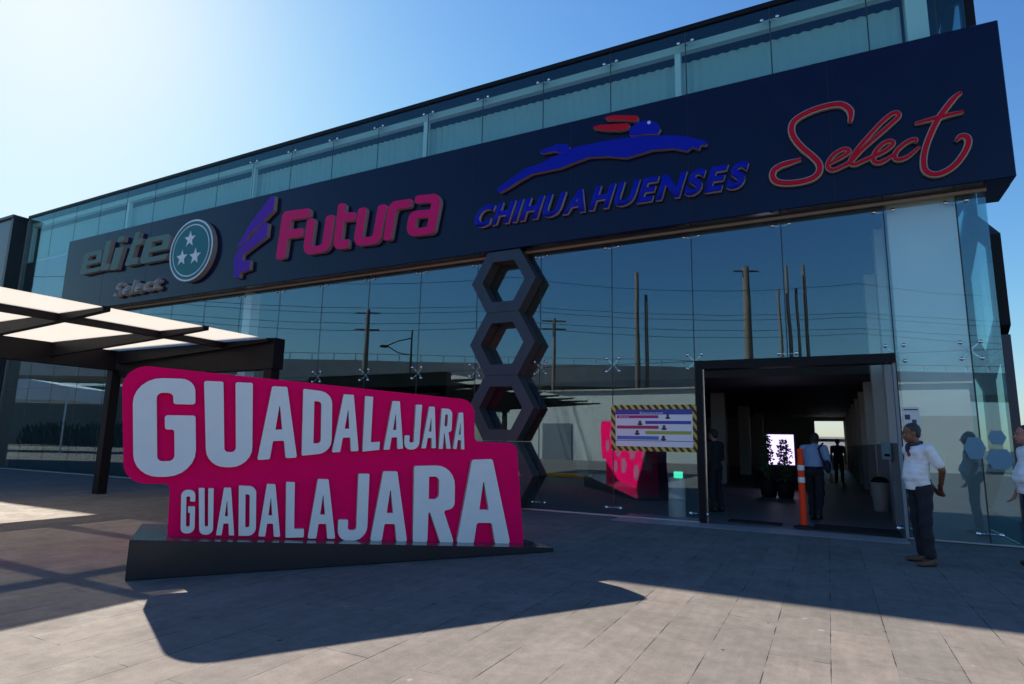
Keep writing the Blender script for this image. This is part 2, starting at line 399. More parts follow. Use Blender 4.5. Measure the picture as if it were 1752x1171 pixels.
# ================================================================ GROUND
bm = NB(); box(bm, -1500, 1500, -1500, 1500, -1.0, -.15)
tag(obj('ground', bm, M_ASPH), kind='structure')
bm = NB(); box(bm, -70, 60, -22, 47, -.14, 0)
tag(obj('plaza_pavement', bm, M_PAVE), kind='structure')
bm = NB(); box(bm, -3.6, 1.02, 10.95, 11.555, .002, .012); bevel(bm, .004, 1)
tag(obj('threshold_pavement', bm, mat('threshold_stone', (.26, .26, .27), .45, noise=.12, nscale=6)), kind='structure')

# ================================================================ BUS TERMINAL
B = empty('bus_terminal', (-10, D, 0), 'long glass fronted bus terminal with dark navy sign band and open doorway', 'building')
XL, XR = -28.1, 2.48
PIT_X = 1.605; X0 = 1.07
joints = []
k = -1
while X0-PIT_X*k > XL: joints.append(X0-PIT_X*k); k += 1
joints = [j for j in joints if j < XR-.05]
edges = [XR]+[2.08 if abs(j-2.675) < .01 else j for j in joints]
edges = sorted(set([XR, 2.08]+[X0-PIT_X*i for i in range(0, 19)]+[XL]), reverse=True)
edges = [e for i, e in enumerate(edges) if e >= XL]
DOOR_L, DOOR_R = X0-2*PIT_X+.14, X0-.10
g = .008
M_SEAL = mat('sealant', (.02, .035, .04), .5)
for x1, x0 in zip(edges, edges[1:]):
    if x1-x0 < .2: continue
    bm = NB(); box(bm, x0+g, x1-g, D, D+.014, 8.02, 9.84); obj('glass_panel', bm, M_UGLASS, B)
    bm = NB(); box(bm, x0+g, x1-g, D, D+.014, 2.95, 5.60); obj('glass_panel', bm, M_GLASS, B)
    if x1 < -23.9:
        bm = NB(); box(bm, x0+g, x1-g, D, D+.014, 5.61, 8.01); obj('glass_panel', bm, M_GLASS, B)
    if not (x0 > -2.3 and x1 < 1.2):
        bm = NB(); box(bm, x0+g, x1-g, D, D+.014, .03, 2.94); obj('glass_panel', bm, M_GLASS, B)
# side glass (right flank)
for y0, y1 in ((D+.03, D+2.4), (D+2.42, D+4.8), (D+4.82, D+7.2)):
    for z0, z1 in ((.03, 2.94), (2.95, 5.6), (5.61, 9.84)):
        bm = NB(); box(bm, XR-.014, XR, y0, y1, z0, z1); obj('glass_panel', bm, M_UGLASS, B)
# sign band
bm = NB(); box(bm, -24.0, 2.80, YF, D-.02, 5.54, 8.20); bevel(bm, .012, 1); box(bm, 2.515, 2.797, D-.019, 12.3, 5.543, 8.197)
fs = obj('sign_band', bm, M_FASCIA, B)
x = -24.0
while x < 2.7:
    x += 2.436
    if x < 2.7: bm = NB(); box(bm, x-.004, x+.004, YF-.0025, YF+.01, 5.56, 8.18); obj('panel_seam', bm, mat('seam', (.002, .003, .008), .5), fs)
bm = NB(); box(bm, -24.0, 2.76, D-.018, D+.05, 5.56, 8.0); box(bm, XL+.05, -24.02, D+.12, D+.2, 5.73, 8.0); obj('spandrel', bm, M_NAVYD, B)
bm = NB(); box(bm, XL, XR-.06, D+7.0, D+7.2, 5.73, 9.84); obj('upper_back_wall', bm, M_IWALL, B)
bm = NB(); box(bm, -24, XR, YF+.30, D-.03, 5.485, 5.536); obj('clamp_rail', bm, mat('tan_rail', (.30, .26, .22), .5), B)
# roof and upper floor
bm = NB(); box(bm, XL, XR+.02, D+.02, 46, 9.845, 9.93); box(bm, XL, XR+.04, D-.03, D+.018, 9.84, 9.945); obj('roof', bm, M_DARK, B)
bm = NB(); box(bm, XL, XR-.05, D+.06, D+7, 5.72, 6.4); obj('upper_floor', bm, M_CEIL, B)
bm = NB(); box(bm, XL, 1.67, D+.16, D+.30, 9.50, 9.67); obj('roof_beam', bm, mat('pale_beam', (.60, .62, .62), .6), B)
bm = NB()
n = 620; yb = D+.42; prev = None
for i in range(n+1):
    xx = XL+.1+(1.62-XL-.1)*i/n; yy = yb+.022*math.sin(i*math.pi/2)
    a, b_ = bm.verts.new((xx, yy, 6.45)), bm.verts.new((xx, yy, 9.40))
    if prev: bm.faces.new((prev[0], a, b_, prev[1]))
    prev = (a, b_)
obj('blinds', bm, M_BLIND, B)
for i in range(5):
    xx = -2.34-6.42*i
    bm = NB(); box(bm, xx-.06, xx+.06, D+.17, D+.29, 6.42, 9.498); obj('column', bm, M_WHITE, B)
    if i == 2: bm = NB(); box(bm, xx-.42, xx-.1, D+.6, D+.92, 0.007, 5.7); obj('column', bm, M_WHITE, B)
bm = NB(); box(bm, 1.68, 2.0, D+.2, D+.52, 6.42, 9.84); obj('column', bm, M_WHITE, B)
bm = NB(); box(bm, 1.13, 2.10, D+.16, D+1.1, 1.93, 5.70); cl = obj('column', bm, M_WHITE, B)
bm = NB(); box(bm, 1.12, 2.11, D+.15, D+1.11, .002, 1.93); obj('wainscot', bm, M_GREYW, cl)
# interior
bm = NB(); box(bm, XL, XR-.03, D+.02, 46, -.1, .006); obj('interior_floor', bm, M_IFLOOR, B)
bm = NB(); box(bm, XL, -.7, 45.2, 45.5, 0, 9.8); box(bm, 1.0, XR, 45.2, 45.5, 0, 9.8); box(bm, -.7, 1.0, 45.2, 45.5, 3.1, 9.8); box(bm, -.7, 1.0, 45.2, 45.5, 0, .9); box(bm, -.7, 1.0, 45.22, 45.48, 1.75, 1.95)
obj('back_wall', bm, M_IWALL, B)
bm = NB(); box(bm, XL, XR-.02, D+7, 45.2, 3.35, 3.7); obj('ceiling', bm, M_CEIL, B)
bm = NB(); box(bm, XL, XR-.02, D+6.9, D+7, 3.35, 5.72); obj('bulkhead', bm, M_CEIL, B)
bm = NB(); box(bm, XL-.3, XL, D+.02, 46, 0, 9.9); obj('end_wall', bm, M_IWALL, B)
bm = NB(); box(bm, XR-.25, XR, D+7.25, 46, 0, 9.84); obj('side_wall', bm, M_WHITE, B)
# right hand wall of the concourse with piers
for i in range(9):
    y0 = D+1.9+i*3.6
    bm = NB(); box(bm, 1.05, 1.45, y0, y0+.5, 1.5, 3.34 if y0 > D+7 else 5.7); p = obj('pier', bm, M_WHITE, B)
    bm = NB(); box(bm, 1.04, 1.46, y0-.01, y0+.51, .006, 1.5); obj('wainscot', bm, M_GREYW, p)
bm = NB(); box(bm, 1.46, 1.6, D+1.2, 45, .006, 3.34); obj('corridor_wall', bm, M_IWALL, B)
for (cx, cy) in ((-3.6, 24), (-3.6, 32), (-3.6, 39), (-9, 24), (-9, 33)):
    bm = NB(); box(bm, cx-.25, cx+.25, cy-.25, cy+.25, .006, 3.34); obj('column', bm, M_GREYW, B)
bm = NB(); box(bm, -12, 8, 50, 50.25, -.05, 2.15)  # made-up wall, added outside to cut the bright horizon sky in the exit
tag(obj('exit_sky_blocker', bm, M_WHITE), 'pale wall added outside the far corridor exit to cover bright horizon sky', 'wall')
# entrance frame
bm = NB(); box(bm, DOOR_L-.12, DOOR_L, D-.06, D+.2, .012, 2.95); obj('door_jamb', bm, M_DARK, B)
bm = NB(); box(bm, DOOR_L-.015, DOOR_L+.02, D+.02, D+.1, .02, 2.8); obj('jamb_trim', bm, M_CHROME, B)
bm = NB(); box(bm, DOOR_L, X0-.01, D-.06, D+.25, 2.79, 2.945); obj('door_header', bm, M_DARK, B)
bm = NB(); box(bm, X0-.055, X0-.012, D-.03, D+.12, .012, 2.785); obj('door_jamb', bm, M_GREYW, B)
# kerb profile under the glass
bm = NB(); box(bm, XL, DOOR_L-.12, D-.03, D+.05, .004, .028); box(bm, X0-.01, XR, D-.03, D+.05, .013, .03); obj('base_rail', bm, mat('pale_rail', (.42, .42, .42), .5), B)
# spider fittings
def spider(x, z, full=True):
    bm = NB()
    offs = ((-.13, -.13), (.13, -.13), (-.13, .13), (.13, .13)) if full else ((-.14, 0), (.14, 0))
    for dx, dz in offs:
        tube(bm, [(x, D+.05, z), (x+dx*.6, D+.06, z+dz*.6), (x+dx, D+.03, z+dz)], [.022, .017, .015], 6)
        tube(bm, [(x+dx, D-.02, z+dz), (x+dx, D-.002, z+dz)], [.032, .034], 10)
    tube(bm, [(x, D+.03, z), (x, D+.12, z)], .03, 8)
    obj('spider_fitting', bm, M_CHROME, B, smooth=True)
for e in edges[1:-1]:
    if -.9 < e < -.2: spans = ((2.98, 5.6), (8.02, 9.84))
    else: spans = ((.03, 5.6), (8.02, 9.84))
    for z0, z1 in spans:
        bm = NB(); box(bm, e-.011, e+.011, D+.004, D+.010, z0, z1); obj('sealant_joint', bm, M_SEAL, B)
for i, e in enumerate(edges[1:-1]):
    if e > 2.2 or e < -15: continue
    if not (-1 < e < -.2): spider(e, 2.945)
    else: spider(e, 3.02, False)
    spider(e, 5.40, False)
    spider(e, 9.60, False)
    if not (-1 < e < 0): spider(e, .16, False)

# ---- hexagon column on the front
def hex_ring(bm, c, Ro, Ri, axis, d0, d1, flat_top=True, mi_in=1):
    """hexagonal frame; axis 'y' (plane xz) or 'x' (plane yz)"""
    def P(r, k, d):
        a = R(60*k + (0 if flat_top else 30)); u, v = r*math.cos(a), r*math.sin(a)
        return (c[0]+u, d, c[2]+v) if axis == 'y' else (d, c[1]+u, c[2]+v)
    vo = [[bm.verts.new(P(Ro, k, d)) for k in range(6)] for d in (d0, d1)]
    vi = [[bm.verts.new(P(Ri, k, d)) for k in range(6)] for d in (d0, d1)]
    for k in range(6):
        j = (k+1) % 6
        bm.faces.new((vo[0][k], vo[0][j], vi[0][j], vi[0][k])); bm.faces.new((vo[1][k], vi[1][k], vi[1][j], vo[1][j]))
        bm.faces.new((vo[0][k], vo[1][k], vo[1][j], vo[0][j])).material_index = mi_in; bm.faces.new((vi[0][k], vi[0][j], vi[1][j], vi[1][k])).material_index = mi_in
hc = empty('hexagon_column', (-6.10, 11.3, 0), 'column of four stacked charcoal hexagon frames rising behind the pink sign', 'sculpture')
hp = 5.52/4
for i in range(4):
    bm = NB(); Ro = hp/math.sqrt(3)-.004
    hex_ring(bm, (-6.10, 0, hp*(i+.5)+.01), Ro, Ro*.66, 'y', 11.23, 11.56)
    bevel_edges = [e for e in bm.edges]
    obj('hexagon_frame', bm, [M_HEX, M_HEXIN], hc)
# ---- hexagon lattice on the right flank
hl = empty('hexagon_lattice', (2.7, 12.5, 0), 'dark honeycomb screen fixed on the right flank behind the sign band end', 'screen')
for cy_, cz_ in ((13.1, 4.1), (14.4, 1.84), (14.4, 6.36), (13.1, 8.62), (15.7, 4.1), (15.7, 8.62), (17.0, 6.36), (17.0, 1.84)):
    bm = NB(); hex_ring(bm, (0, cy_, cz_), 1.497, 1.20, 'x', 2.50, 2.66, flat_top=False)
    obj('hexagon_frame', bm, [M_DARK, M_DARK], hl)
bm = NB()
box(bm, 2.52, 2.64, 11.80, 12.0, .002, 3.2)
obj('post', bm, M_HEX, hl)
# ---- frosted hexagon stickers
sk = mat('frosted_film', (.16, .30, .40), .6)
for ik, (px, py, w, h) in enumerate(((1706, 749, 29, 22), (1711, 786, 44, 31), (1668, 767, 36, 34))):
    c = fac(px, py, D-.004-.004*ik); q = w/1030*12/2*.66; hh = h/1030*12/2*.82
    pts = [(-q, 0), (-q*.55, hh), (q*.55, hh), (q, 0), (q*.55, -hh), (-q*.55, -hh)]
    st = extrude_outline('hexagon_sticker', [[V2(p) for p in pts]], c, X3, Z3, -Y3, .003, B, [sk])
# ---- dark wing to the left
Wg = empty('side_wing', (-33, 12, 0), 'dark blue panelled wing standing at the far left end of the glass front', 'building')
bm = NB(); box(bm, -45, -28.35, 11.14, 40, 0, 9.75); obj('wall', bm, mat('wing_panel', (.018, .03, .075), .25, noise=.1, nscale=1, spec=.6), Wg)
for xx in (-30.2, -32.2, -34.2, -36.2): bm = NB(); box(bm, xx-.02, xx+.02, 11.13, 11.15, .1, 9.7); obj('panel_seam', bm, M_NAVYD, Wg)
bm = NB(); box(bm, -45, -28.15, 11.06, 40, 9.752, 9.86); obj('roof', bm, M_NAVYD, Wg)
bm = NB(); box(bm, -28.348, -28.16, 11.10, 11.56, 0, 9.75); obj('corner_post', bm, M_NAVYD, Wg)

# ================================================================ SIGNS ON THE BAND
YS = YF-.004
def fp(px, py):
    q = fac(px, py, YF-.09); return Vector((q.x, q.z))
def crop(ox, oy, s): return lambda p: fp(ox+p[0]/s, oy+p[1]/s)
SO = Vector((0, YS, 0))
def solid(name, loops, parent, face, side=M_BEIGE, thick=.10):
    return extrude_outline(name, loops, SO, X3, Z3, -Y3, thick, parent, [face, side])

# ---- elite + emblem
c2 = crop(100, 320, 4.38)
S1 = empty('lettering_sign', (-20.3, YS, 6.8), 'grey green italic elite lettering with small Select below, far left on the sign band', 'sign', 'brand signs along the navy band')
E_ = [G_([(.02, 0, .3), (1, 0, .05), (1, .2, .02), (.30, .2, .1), (.28, .40, .01), (.98, .40, .02), (1, 1, .35), (.02, 1, .35)]), G_([(.30, .60, .02), (.30, .80, .05), (.72, .80, .05), (.72, .60, .02)])]
L_ = [G_([(.0, .0, .3), (.0, 1), (.5, 1), (.5, .2, .1), (1, .2), (1, 0)])]
I_ = [G_([(0, 0), (0, 1), (1, 1), (1, 0)])]
T_ = [G_([(.05, 0, .3), (.05, 1), (.5, 1), (.5, .78), (1, .78), (1, .6), (.5, .6), (.5, .2, .1), (1, .2), (1, 0)])]
def q4(cf, bl, br, tr, tl): return [cf(bl), cf(br), cf(tr), cf(tl)]
for nm, gl, q in (('letter', E_, ((165, 668), (318, 632), (345, 470), (205, 505))), ('letter', L_, ((322, 632), (385, 625), (452, 395), (372, 410))),
                  ('letter', I_, ((395, 628), (448, 620), (500, 452), (440, 462))), ('letter_dot', I_, ((452, 420), (500, 412), (508, 370), (465, 378))),
                  ('letter', T_, ((500, 600), (600, 578), (655, 335), (590, 345))), ('letter', E_, ((610, 585), (815, 545), (862, 352), (668, 390)))):
    solid(nm, glyph_loops(gl, q4(c2, *q), .35), S1, M_GREEN, M_BEIGE, .14)
font_word('letter', 'Select', q4(c2, (420, 828), (760, 765), (790, 660), (455, 722)), SO, X3, Z3, -Y3, .14, S1, [mat('bronze_letter', (.20, .19, .19), .4), M_BEIGE], .03, .02)
S2 = empty('round_emblem', (-16.8, YS, 6.9), 'round teal emblem with three white stars and double pale rings', 'sign', 'brand signs along the navy band')
ce = (fp(294, 440)+fp(368, 420)+fp(335, 378)+fp(325, 481))/4; re = 1.0
def circ(r, n=56): return [ce+V2((math.cos(2*math.pi*k/n)*r, math.sin(2*math.pi*k/n)*r*.965)) for k in range(n)]
extrude_outline('disc', [circ(re)], SO, X3, Z3, -Y3, .16, S2, [M_RING, M_BEIGE])
extrude_outline('enamel_ring', [circ(re*.945), circ(re*.85)], SO, X3, Z3, -Y3, .164, S2, [M_TEAL, M_TEAL], .155)
extrude_outline('enamel_disc', [circ(re*.81)], SO, X3, Z3, -Y3, .166, S2, [M_TEAL, M_TEAL], .155)
for (px, py) in ((329.5, 411), (315.5, 443), (338, 440)):
    c = fp(px, py); r = .27
    solid('star', [[c+V2((math.sin(math.pi*k/5)*(r if k % 2 == 0 else r*.42), math.cos(math.pi*k/5)*(r if k % 2 == 0 else r*.42))) for k in range(10)]], S2, M_RING, M_RING, .175)
# ---- Futura
c3 = crop(380, 300, 4.1714)
S3 = empty('lettering_sign', (-10.5, YS, 6.7), 'pink Futura lettering with a violet winged arrow at its left', 'sign', 'brand signs along the navy band')
up = [(352, 158), (384, 150), (374, 252), (300, 330), (190, 440), (188, 462), (112, 528), (118, 500), (150, 455), (205, 350)]
lo = [(304, 338), (336, 346), (325, 440), (152, 572), (148, 606), (206, 608), (200, 676), (132, 700), (128, 736), (88, 736), (96, 672), (84, 640), (100, 585), (118, 540), (192, 474), (250, 405)]
for s in (up, lo): solid('arrow', [fillet([c3(p) for p in s], .02, 2)], S3, M_PURP, M_BEIGE, .12)
FUT = {
 'F': [G_([(0, 0, .12), (0, 1, .2), (1, 1, .12), (1, .80, .1), (.36, .80, .06), (.36, .60, .06), (.86, .60, .1), (.86, .41, .1), (.34, .41, .06), (.34, 0, .12)])],
 'u': [G_([(0, 1, .12), (.31, 1, .12), (.31, .21, .12), (.69, .21, .12), (.69, 1, .12), (1, 1, .12), (1, 0, .34), (0, 0, .34)])],
 't': [G_([(.0, 0, .4), (.0, 1, .14), (.42, 1, .14), (.42, .80, .04), (1, .80, .1), (1, .60, .1), (.42, .60, .04), (.42, .20, .14), (.82, .20, .08), (.82, 0, .1)])],
 'r': [G_([(0, 0, .12), (0, 1, .42), (1, 1, .12), (1, .78, .12), (.38, .78, .2), (.34, 0, .12)])],
 'a': [G_([(0, 0, .35), (0, .62, .28), (.70, .62, .02), (.70, .80, .1), (.12, .80, .1), (.12, 1, .1), (1, 1, .36), (1, 0, .2)]), G_([(.30, .19, .08), (.30, .43, .08), (.70, .43, .04), (.70, .19, .06)])],
}
for ch, q in (('F', ((388, 607), (585, 580), (640, 238), (440, 262))), ('u', ((580, 578), (770, 545), (812, 282), (612, 318))), ('t', ((795, 535), (930, 520), (968, 205), (836, 205))),
              ('u', ((940, 515), (1130, 490), (1185, 208), (978, 240))), ('r', ((1155, 472), (1320, 445), (1362, 170), (1195, 195))), ('a', ((1312, 445), (1520, 420), (1578, 130), (1362, 152)))):
    solid('letter', glyph_loops(FUT[ch], q4(c3, *q), .8), S3, M_FPINK, M_BEIGE, .12)
# ---- hare + CHIHUAHUENSES
c4 = crop(780, 170, 3.3692)
S4 = empty('emblem_sign', (-3.9, YS, 6.9), 'royal blue leaping hare emblem with red ears above CHIHUAHUENSES lettering', 'sign', 'brand signs along the navy band')
body = [(235, 520), (300, 470), (400, 400), (490, 372), (560, 335), (620, 312), (660, 285), (760, 262), (900, 235), (1030, 218), (1180, 210), (1300, 212), (1380, 228), (1442, 242), (1452, 272), (1405, 262), (1408, 296), (1360, 276), (1335, 300), (1250, 285), (1130, 295), (1050, 320), (980, 340), (870, 330), (770, 335), (700, 360), (600, 400), (520, 415), (440, 432), (370, 470), (300, 515), (252, 542)]
leg = [(472, 302), (510, 288), (545, 275), (585, 260), (640, 258), (662, 280), (640, 299), (608, 317), (570, 300), (500, 313)]
head = [(1000, 214), (1000, 180), (1040, 140), (1080, 128), (1120, 122), (1162, 142), (1182, 172), (1165, 200), (1100, 206)]
ear1 = [(848, 107), (910, 94), (1052, 96), (1050, 130), (960, 121), (880, 122)]
ear2 = [(770, 167), (830, 150), (1002, 138), (998, 170), (940, 183), (850, 180)]
for nm, s, m, t in (('hare_body', body, M_BLUE, .10), ('hare_leg', leg, M_BLUE, .095), ('hare_head', head, M_BLUE, .106), ('hare_ear', ear1, M_RED, .10), ('hare_ear', ear2, M_RED, .097)):
    solid(nm, [fillet([c4(p) for p in s], .05, 3)], S4, m, M_BEIGE, t)
ey = c4((1115, 138)); solid('hare_eye', [[ey+V2((.035*math.cos(k), .035*math.sin(k))) for k in [2*math.pi*i/10 for i in range(10)]]], S4, M_RING, M_RING, .115)
font_word('letter', 'CHIHUAHUENSES', q4(c4, (92, 738), (1655, 500), (1698, 352), (132, 618)), SO, X3, Z3, -Y3, .09, S4, [M_BLUE, M_BEIGE], .045, .115)
# ---- Select script
c5 = crop(1280, 0, 3.445)
S5 = empty('script_sign', (.9, YS, 6.5), 'red handwritten style Select script at the right end of the sign band', 'sign', 'brand signs along the navy band')
def catmull(pts, n=6):
    out = []
    for i in range(len(pts)-1):
        p0, p1, p2, p3 = pts[max(i-1, 0)], pts[i], pts[i+1], pts[min(i+2, len(pts)-1)]
        for k in range(n):
            t = k/n; out.append(.5*((2*p1)+(p2-p0)*t+(2*p0-5*p1+4*p2-p3)*t*t+(3*p1-p0-3*p2+p3)*t**3))
    return out+[pts[-1]]
def ribbon(name, px, w, parent):
    P = catmull([c5(p) for p in px])
    w *= .84
    for ww, d0, d1, m in ((w, 0, .07, M_BEIGE), (w*.68, .068, .085, M_RED)):
        bm = NB(); rings = []
        for i, p in enumerate(P):
            d = (P[min(i+1, len(P)-1)]-P[max(i-1, 0)]); d = d.normalized() if d.length > 1e-6 else V2((1, 0)); nrm = V2((-d.y, d.x))
            jit = i/len(P)*.004
            tw = ww*(.55+.45*min(1, min(i, len(P)-1-i)/8))
            rings.append([bm.verts.new(SO+X3*(p+nrm*tw*s).x+Z3*(p+nrm*tw*s).y-Y3*(e+(jit if e > 0 else 0))) for s, e in ((-1, d0), (-1, d1-.012), (-.6, d1), (.6, d1), (1, d1-.012), (1, d0))])
        for a, b_ in zip(rings, rings[1:]):
            for k in range(6): bm.faces.new((a[k], a[(k+1) % 6], b_[(k+1) % 6], b_[k]))
        bm.faces.new(rings[0]); bm.faces.new(rings[-1][::-1])
        obj(name, bm, m, parent)
ribbon('letter', [(600, 718), (606, 670), (590, 635), (545, 612), (480, 618), (400, 640), (320, 675), (268, 715), (255, 760), (270, 810), (320, 870), (380, 920), (418, 965), (418, 1010), (385, 1045), (320, 1068), (240, 1078), (175, 1072), (145, 1045), (150, 1005), (190, 975), (250, 955), (312, 937)], .072, S5)
ribbon('letter', [(472, 968), (520, 940), (580, 905), (594, 884), (562, 876), (510, 905), (475, 950), (470, 985), (500, 1000), (550, 980), (605, 948), (680, 870), (760, 800), (850, 720), (888, 682), (880, 662), (848, 668), (790, 715), (720, 790), (650, 870), (610, 930), (605, 960), (632, 966), (680, 945), (740, 918), (805, 888), (852, 850), (845, 830), (810, 836), (768, 870), (742, 912), (740, 946), (775, 956), (825, 932), (865, 905)], .05, S5)
ribbon('letter', [(988, 838), (988, 818), (945, 830), (892, 870), (865, 910), (872, 935), (905, 936), (950, 915), (1012, 862)], .05, S5)
ribbon('letter', [(1258, 540), (1220, 570), (1170, 630), (1120, 700), (1080, 780), (1050, 860), (1035, 940), (1045, 1000), (1090, 1025), (1150, 1015), (1220, 970), (1275, 900), (1300, 840), (1290, 805), (1255, 800), (1228, 826)], .062, S5)
ribbon('letter_bar', [(985, 724), (1080, 700), (1180, 675), (1272, 655)], .055, S5)

# ================================================================ GUADALAJARA SIGN
b0 = ground(213, 995); b1 = ground(943, 945)
TU = (b1-b0); LB = TU.length; TU.normalize(); TN = Vector((TU.y, -TU.x, 0))
OFF = .34
GS = empty('city_sign', b0 + TU*LB/2 - TN*.55, 'large magenta city sign with white GUADALAJARA lettering on two rows', 'sign')
gso = b0 - TN*OFF
def gp(px, py, off=OFF):
    q = onplane(px, py, b0-TN*off, TN)-b0; return V2((q.dot(TU), q.z))
pane = [(208, 622), (812, 685), (812, 756), (884, 759), (896, 934), (286, 917), (291, 828), (212, 828)]
radp = [.22, .20, .07, .14, .0, .0, .06, .24]
P = [gp(*p) for p in pane]
out = fillet(P, radp, 8)
extrude_outline('panel', [out], gso, TU, Z3, TN, 0.0, GS, [M_PINK, mat('magenta_edge', (.36, .006, .11), .3)], -.26)
# pale hexagons on the back of the panel
hexs = [(.9, 1.62, .26), (1.45, 1.25, .3), (.45, 1.3, .2), (2.1, 1.55, .22), (2.6, 1.2, .3), (3.2, 1.5, .2), (1.9, .75, .26), (2.9, .6, .24), (3.8, .85, .28), (1.2, .7, .2), (3.5, 1.1, .18)]
for (u, z, r) in hexs:
    extrude_outline('hexagon_decal', [[V2((u+r*math.cos(R(60*k)), z+r*math.sin(R(60*k)))) for k in range(6)]], gso-TN*.26, TU, Z3, -TN, .004, GS, [M_PINKL])
row1 = [('G', (228.5, 817), (335.5, 815), (334, 649), (227, 646)), ('U', (353, 799.5), (431.5, 799.8), (432.5, 655.5), (349.2, 652)), ('A', (440, 787.5), (508, 783), (512, 663.5), (444.5, 660)),
        ('D', (516, 780), (567, 775), (568.5, 672), (519, 665.5)), ('A', (567.6, 774.5), (613.3, 772), (619, 677), (574, 674)), ('L', (620, 773), (649, 770), (654, 681), (624.8, 678)),
        ('A', (656, 770), (689.5, 768), (694, 687.5), (661.4, 686)), ('J', (691, 769.5), (716.5, 769.5), (722, 693), (694.5, 692)), ('A', (720.8, 767.5), (745.5, 767), (751, 697), (727, 695.5)),
        ('R', (750.3, 768.3), (771, 768), (774, 700.5), (755.8, 699)), ('A', (774.8, 768.3), (794.3, 769.3), (798, 706.8), (779.2, 706))]
row2 = [('G', (309, 913), (332.6, 912.7), (334.4, 839), (310.2, 838)), ('U', (341, 915), (364.3, 915), (365.6, 836), (340, 835)), ('A', (369.5, 916), (400.6, 916.3), (404.8, 835), (373.8, 834.4)),
        ('D', (408, 917), (437.5, 917), (438.5, 832.5), (408.8, 831)), ('A', (442, 918), (479.2, 918.8), (482.5, 829), (445, 828)), ('L', (488.6, 920.4), (519.6, 919.6), (521.5, 826), (489.6, 824.8)),
        ('A', (526.2, 921.5), (573.3, 922), (576.5, 821), (529, 819)), ('J', (577.2, 925.2), (627.3, 925.2), (632, 811), (582.2, 810.3)), ('A', (633, 925.6), (696.3, 927.2), (698.8, 807), (635.8, 806.4)),
        ('R', (706.2, 928), (776.6, 929.3), (778.5, 796), (708.5, 797.6)), ('A', (780.8, 930.2), (873, 931.4), (870, 785), (778.4, 787.8))]
for ch, *q in row1+row2:
    Q = [gp(p[0], p[1], OFF-.05) for p in q]
    extrude_outline('letter', glyph_loops(GLY[ch], Q, .95), gso, TU, Z3, TN, .055, GS, [M_LETTER, M_LEDGE], .002)
# plinth (wedge shaped: tall at the left, nearly flush at the right)
bm = NB(); DEP = 1.25
pl = [(0, 0), (LB+.04, 0), (LB-.08, -DEP), (-.02, -DEP)]
vb = [bm.verts.new(b0+TU*u+TN*v+Z3*.004) for u, v in pl]
vt = [bm.verts.new(b0+TU*u+TN*v+Z3*z) for (u, v), z in zip(pl, (.378, .052, .052, .378))]
bm.faces.new(vb[::-1]); bm.faces.new(vt).material_index = 1
for k in range(4): bm.faces.new((vb[k], vb[(k+1) % 4], vt[(k+1) % 4], vt[k]))
bmesh.ops.bevel(bm, geom=list(bm.edges), offset=.006, segments=1, affect='EDGES')
obj('plinth', bm, [M_BASE, M_TILE], GS)
# ================================================================ CANOPY
CZ = 3.28
CA = empty('walkway_canopy', (-12.5, 8, 0), 'flat walkway canopy with dark steel beams and glowing cream roof panels', 'canopy')
xa, xb = -15.1, -9.80; xm = -11.1; yend = 8.55; ys = [8.3, 6.9, 5.2, 3.5, 1.8, .1, -1.6, -3.3, -5.0]
for y1, y0 in zip(ys, ys[1:]):
    for a, b_ in ((xa+.35, xm-.06), (xm+.06, xb)):
        bm = NB(); box(bm, a, b_, y0+.06, y1-.06, CZ+.02, CZ+.032); obj('roof_panel', bm, M_CANOPY, CA)
for y in ys:
    bm = NB(); dz = .10
    vs = [(xa+.3, CZ-.28), (xm-.2, CZ-.12), (xb+.02, CZ-.03), (xb+.02, CZ+.045), (xa+.3, CZ+.045)]
    f0 = [bm.verts.new((a, y-.055, b_)) for a, b_ in vs]; f1 = [bm.verts.new((a, y+.055, b_)) for a, b_ in vs]
    bm.faces.new(f0); bm.faces.new(f1[::-1])
    for k in range(5): bm.faces.new((f0[k], f1[k], f1[(k+1) % 5], f0[(k+1) % 5]))
    obj('cross_beam', bm, M_DARK, CA)
bm = NB(); box(bm, xm-.055, xm+.055, ys[-1]-.2, 8.24, CZ-.09, CZ+.055); obj('long_beam', bm, M_DARK, CA)
bm = NB(); box(bm, xa-.05, xa+.298, ys[-1]-.2, 8.24, CZ-.42, CZ+.05); obj('main_beam', bm, M_DARK, CA)
bm = NB(); box(bm, xa-.12, xa-.052, ys[-1]-.2, 8.4, CZ-.40, CZ-.34); obj('gutter', bm, mat('pale_gutter', (.45, .42, .38), .5), CA)
bm = NB(); box(bm, xa-.05, xb+.10, 8.36, 8.62, CZ-.56, CZ+.06); obj('end_beam', bm, M_DARK, CA)
for (cx, cy) in ((-15.0, 8.33), (xb-.05, 8.48), (-15.0, 1.0), (-15.0, -5.0)):
    bm = NB(); box(bm, cx-.11, cx+.11, cy-.11, cy+.11, .002, CZ-.42 if cx < -12 else CZ-.56); bevel(bm, .012, 1)
    pz = obj('post', bm, M_DARK, CA)

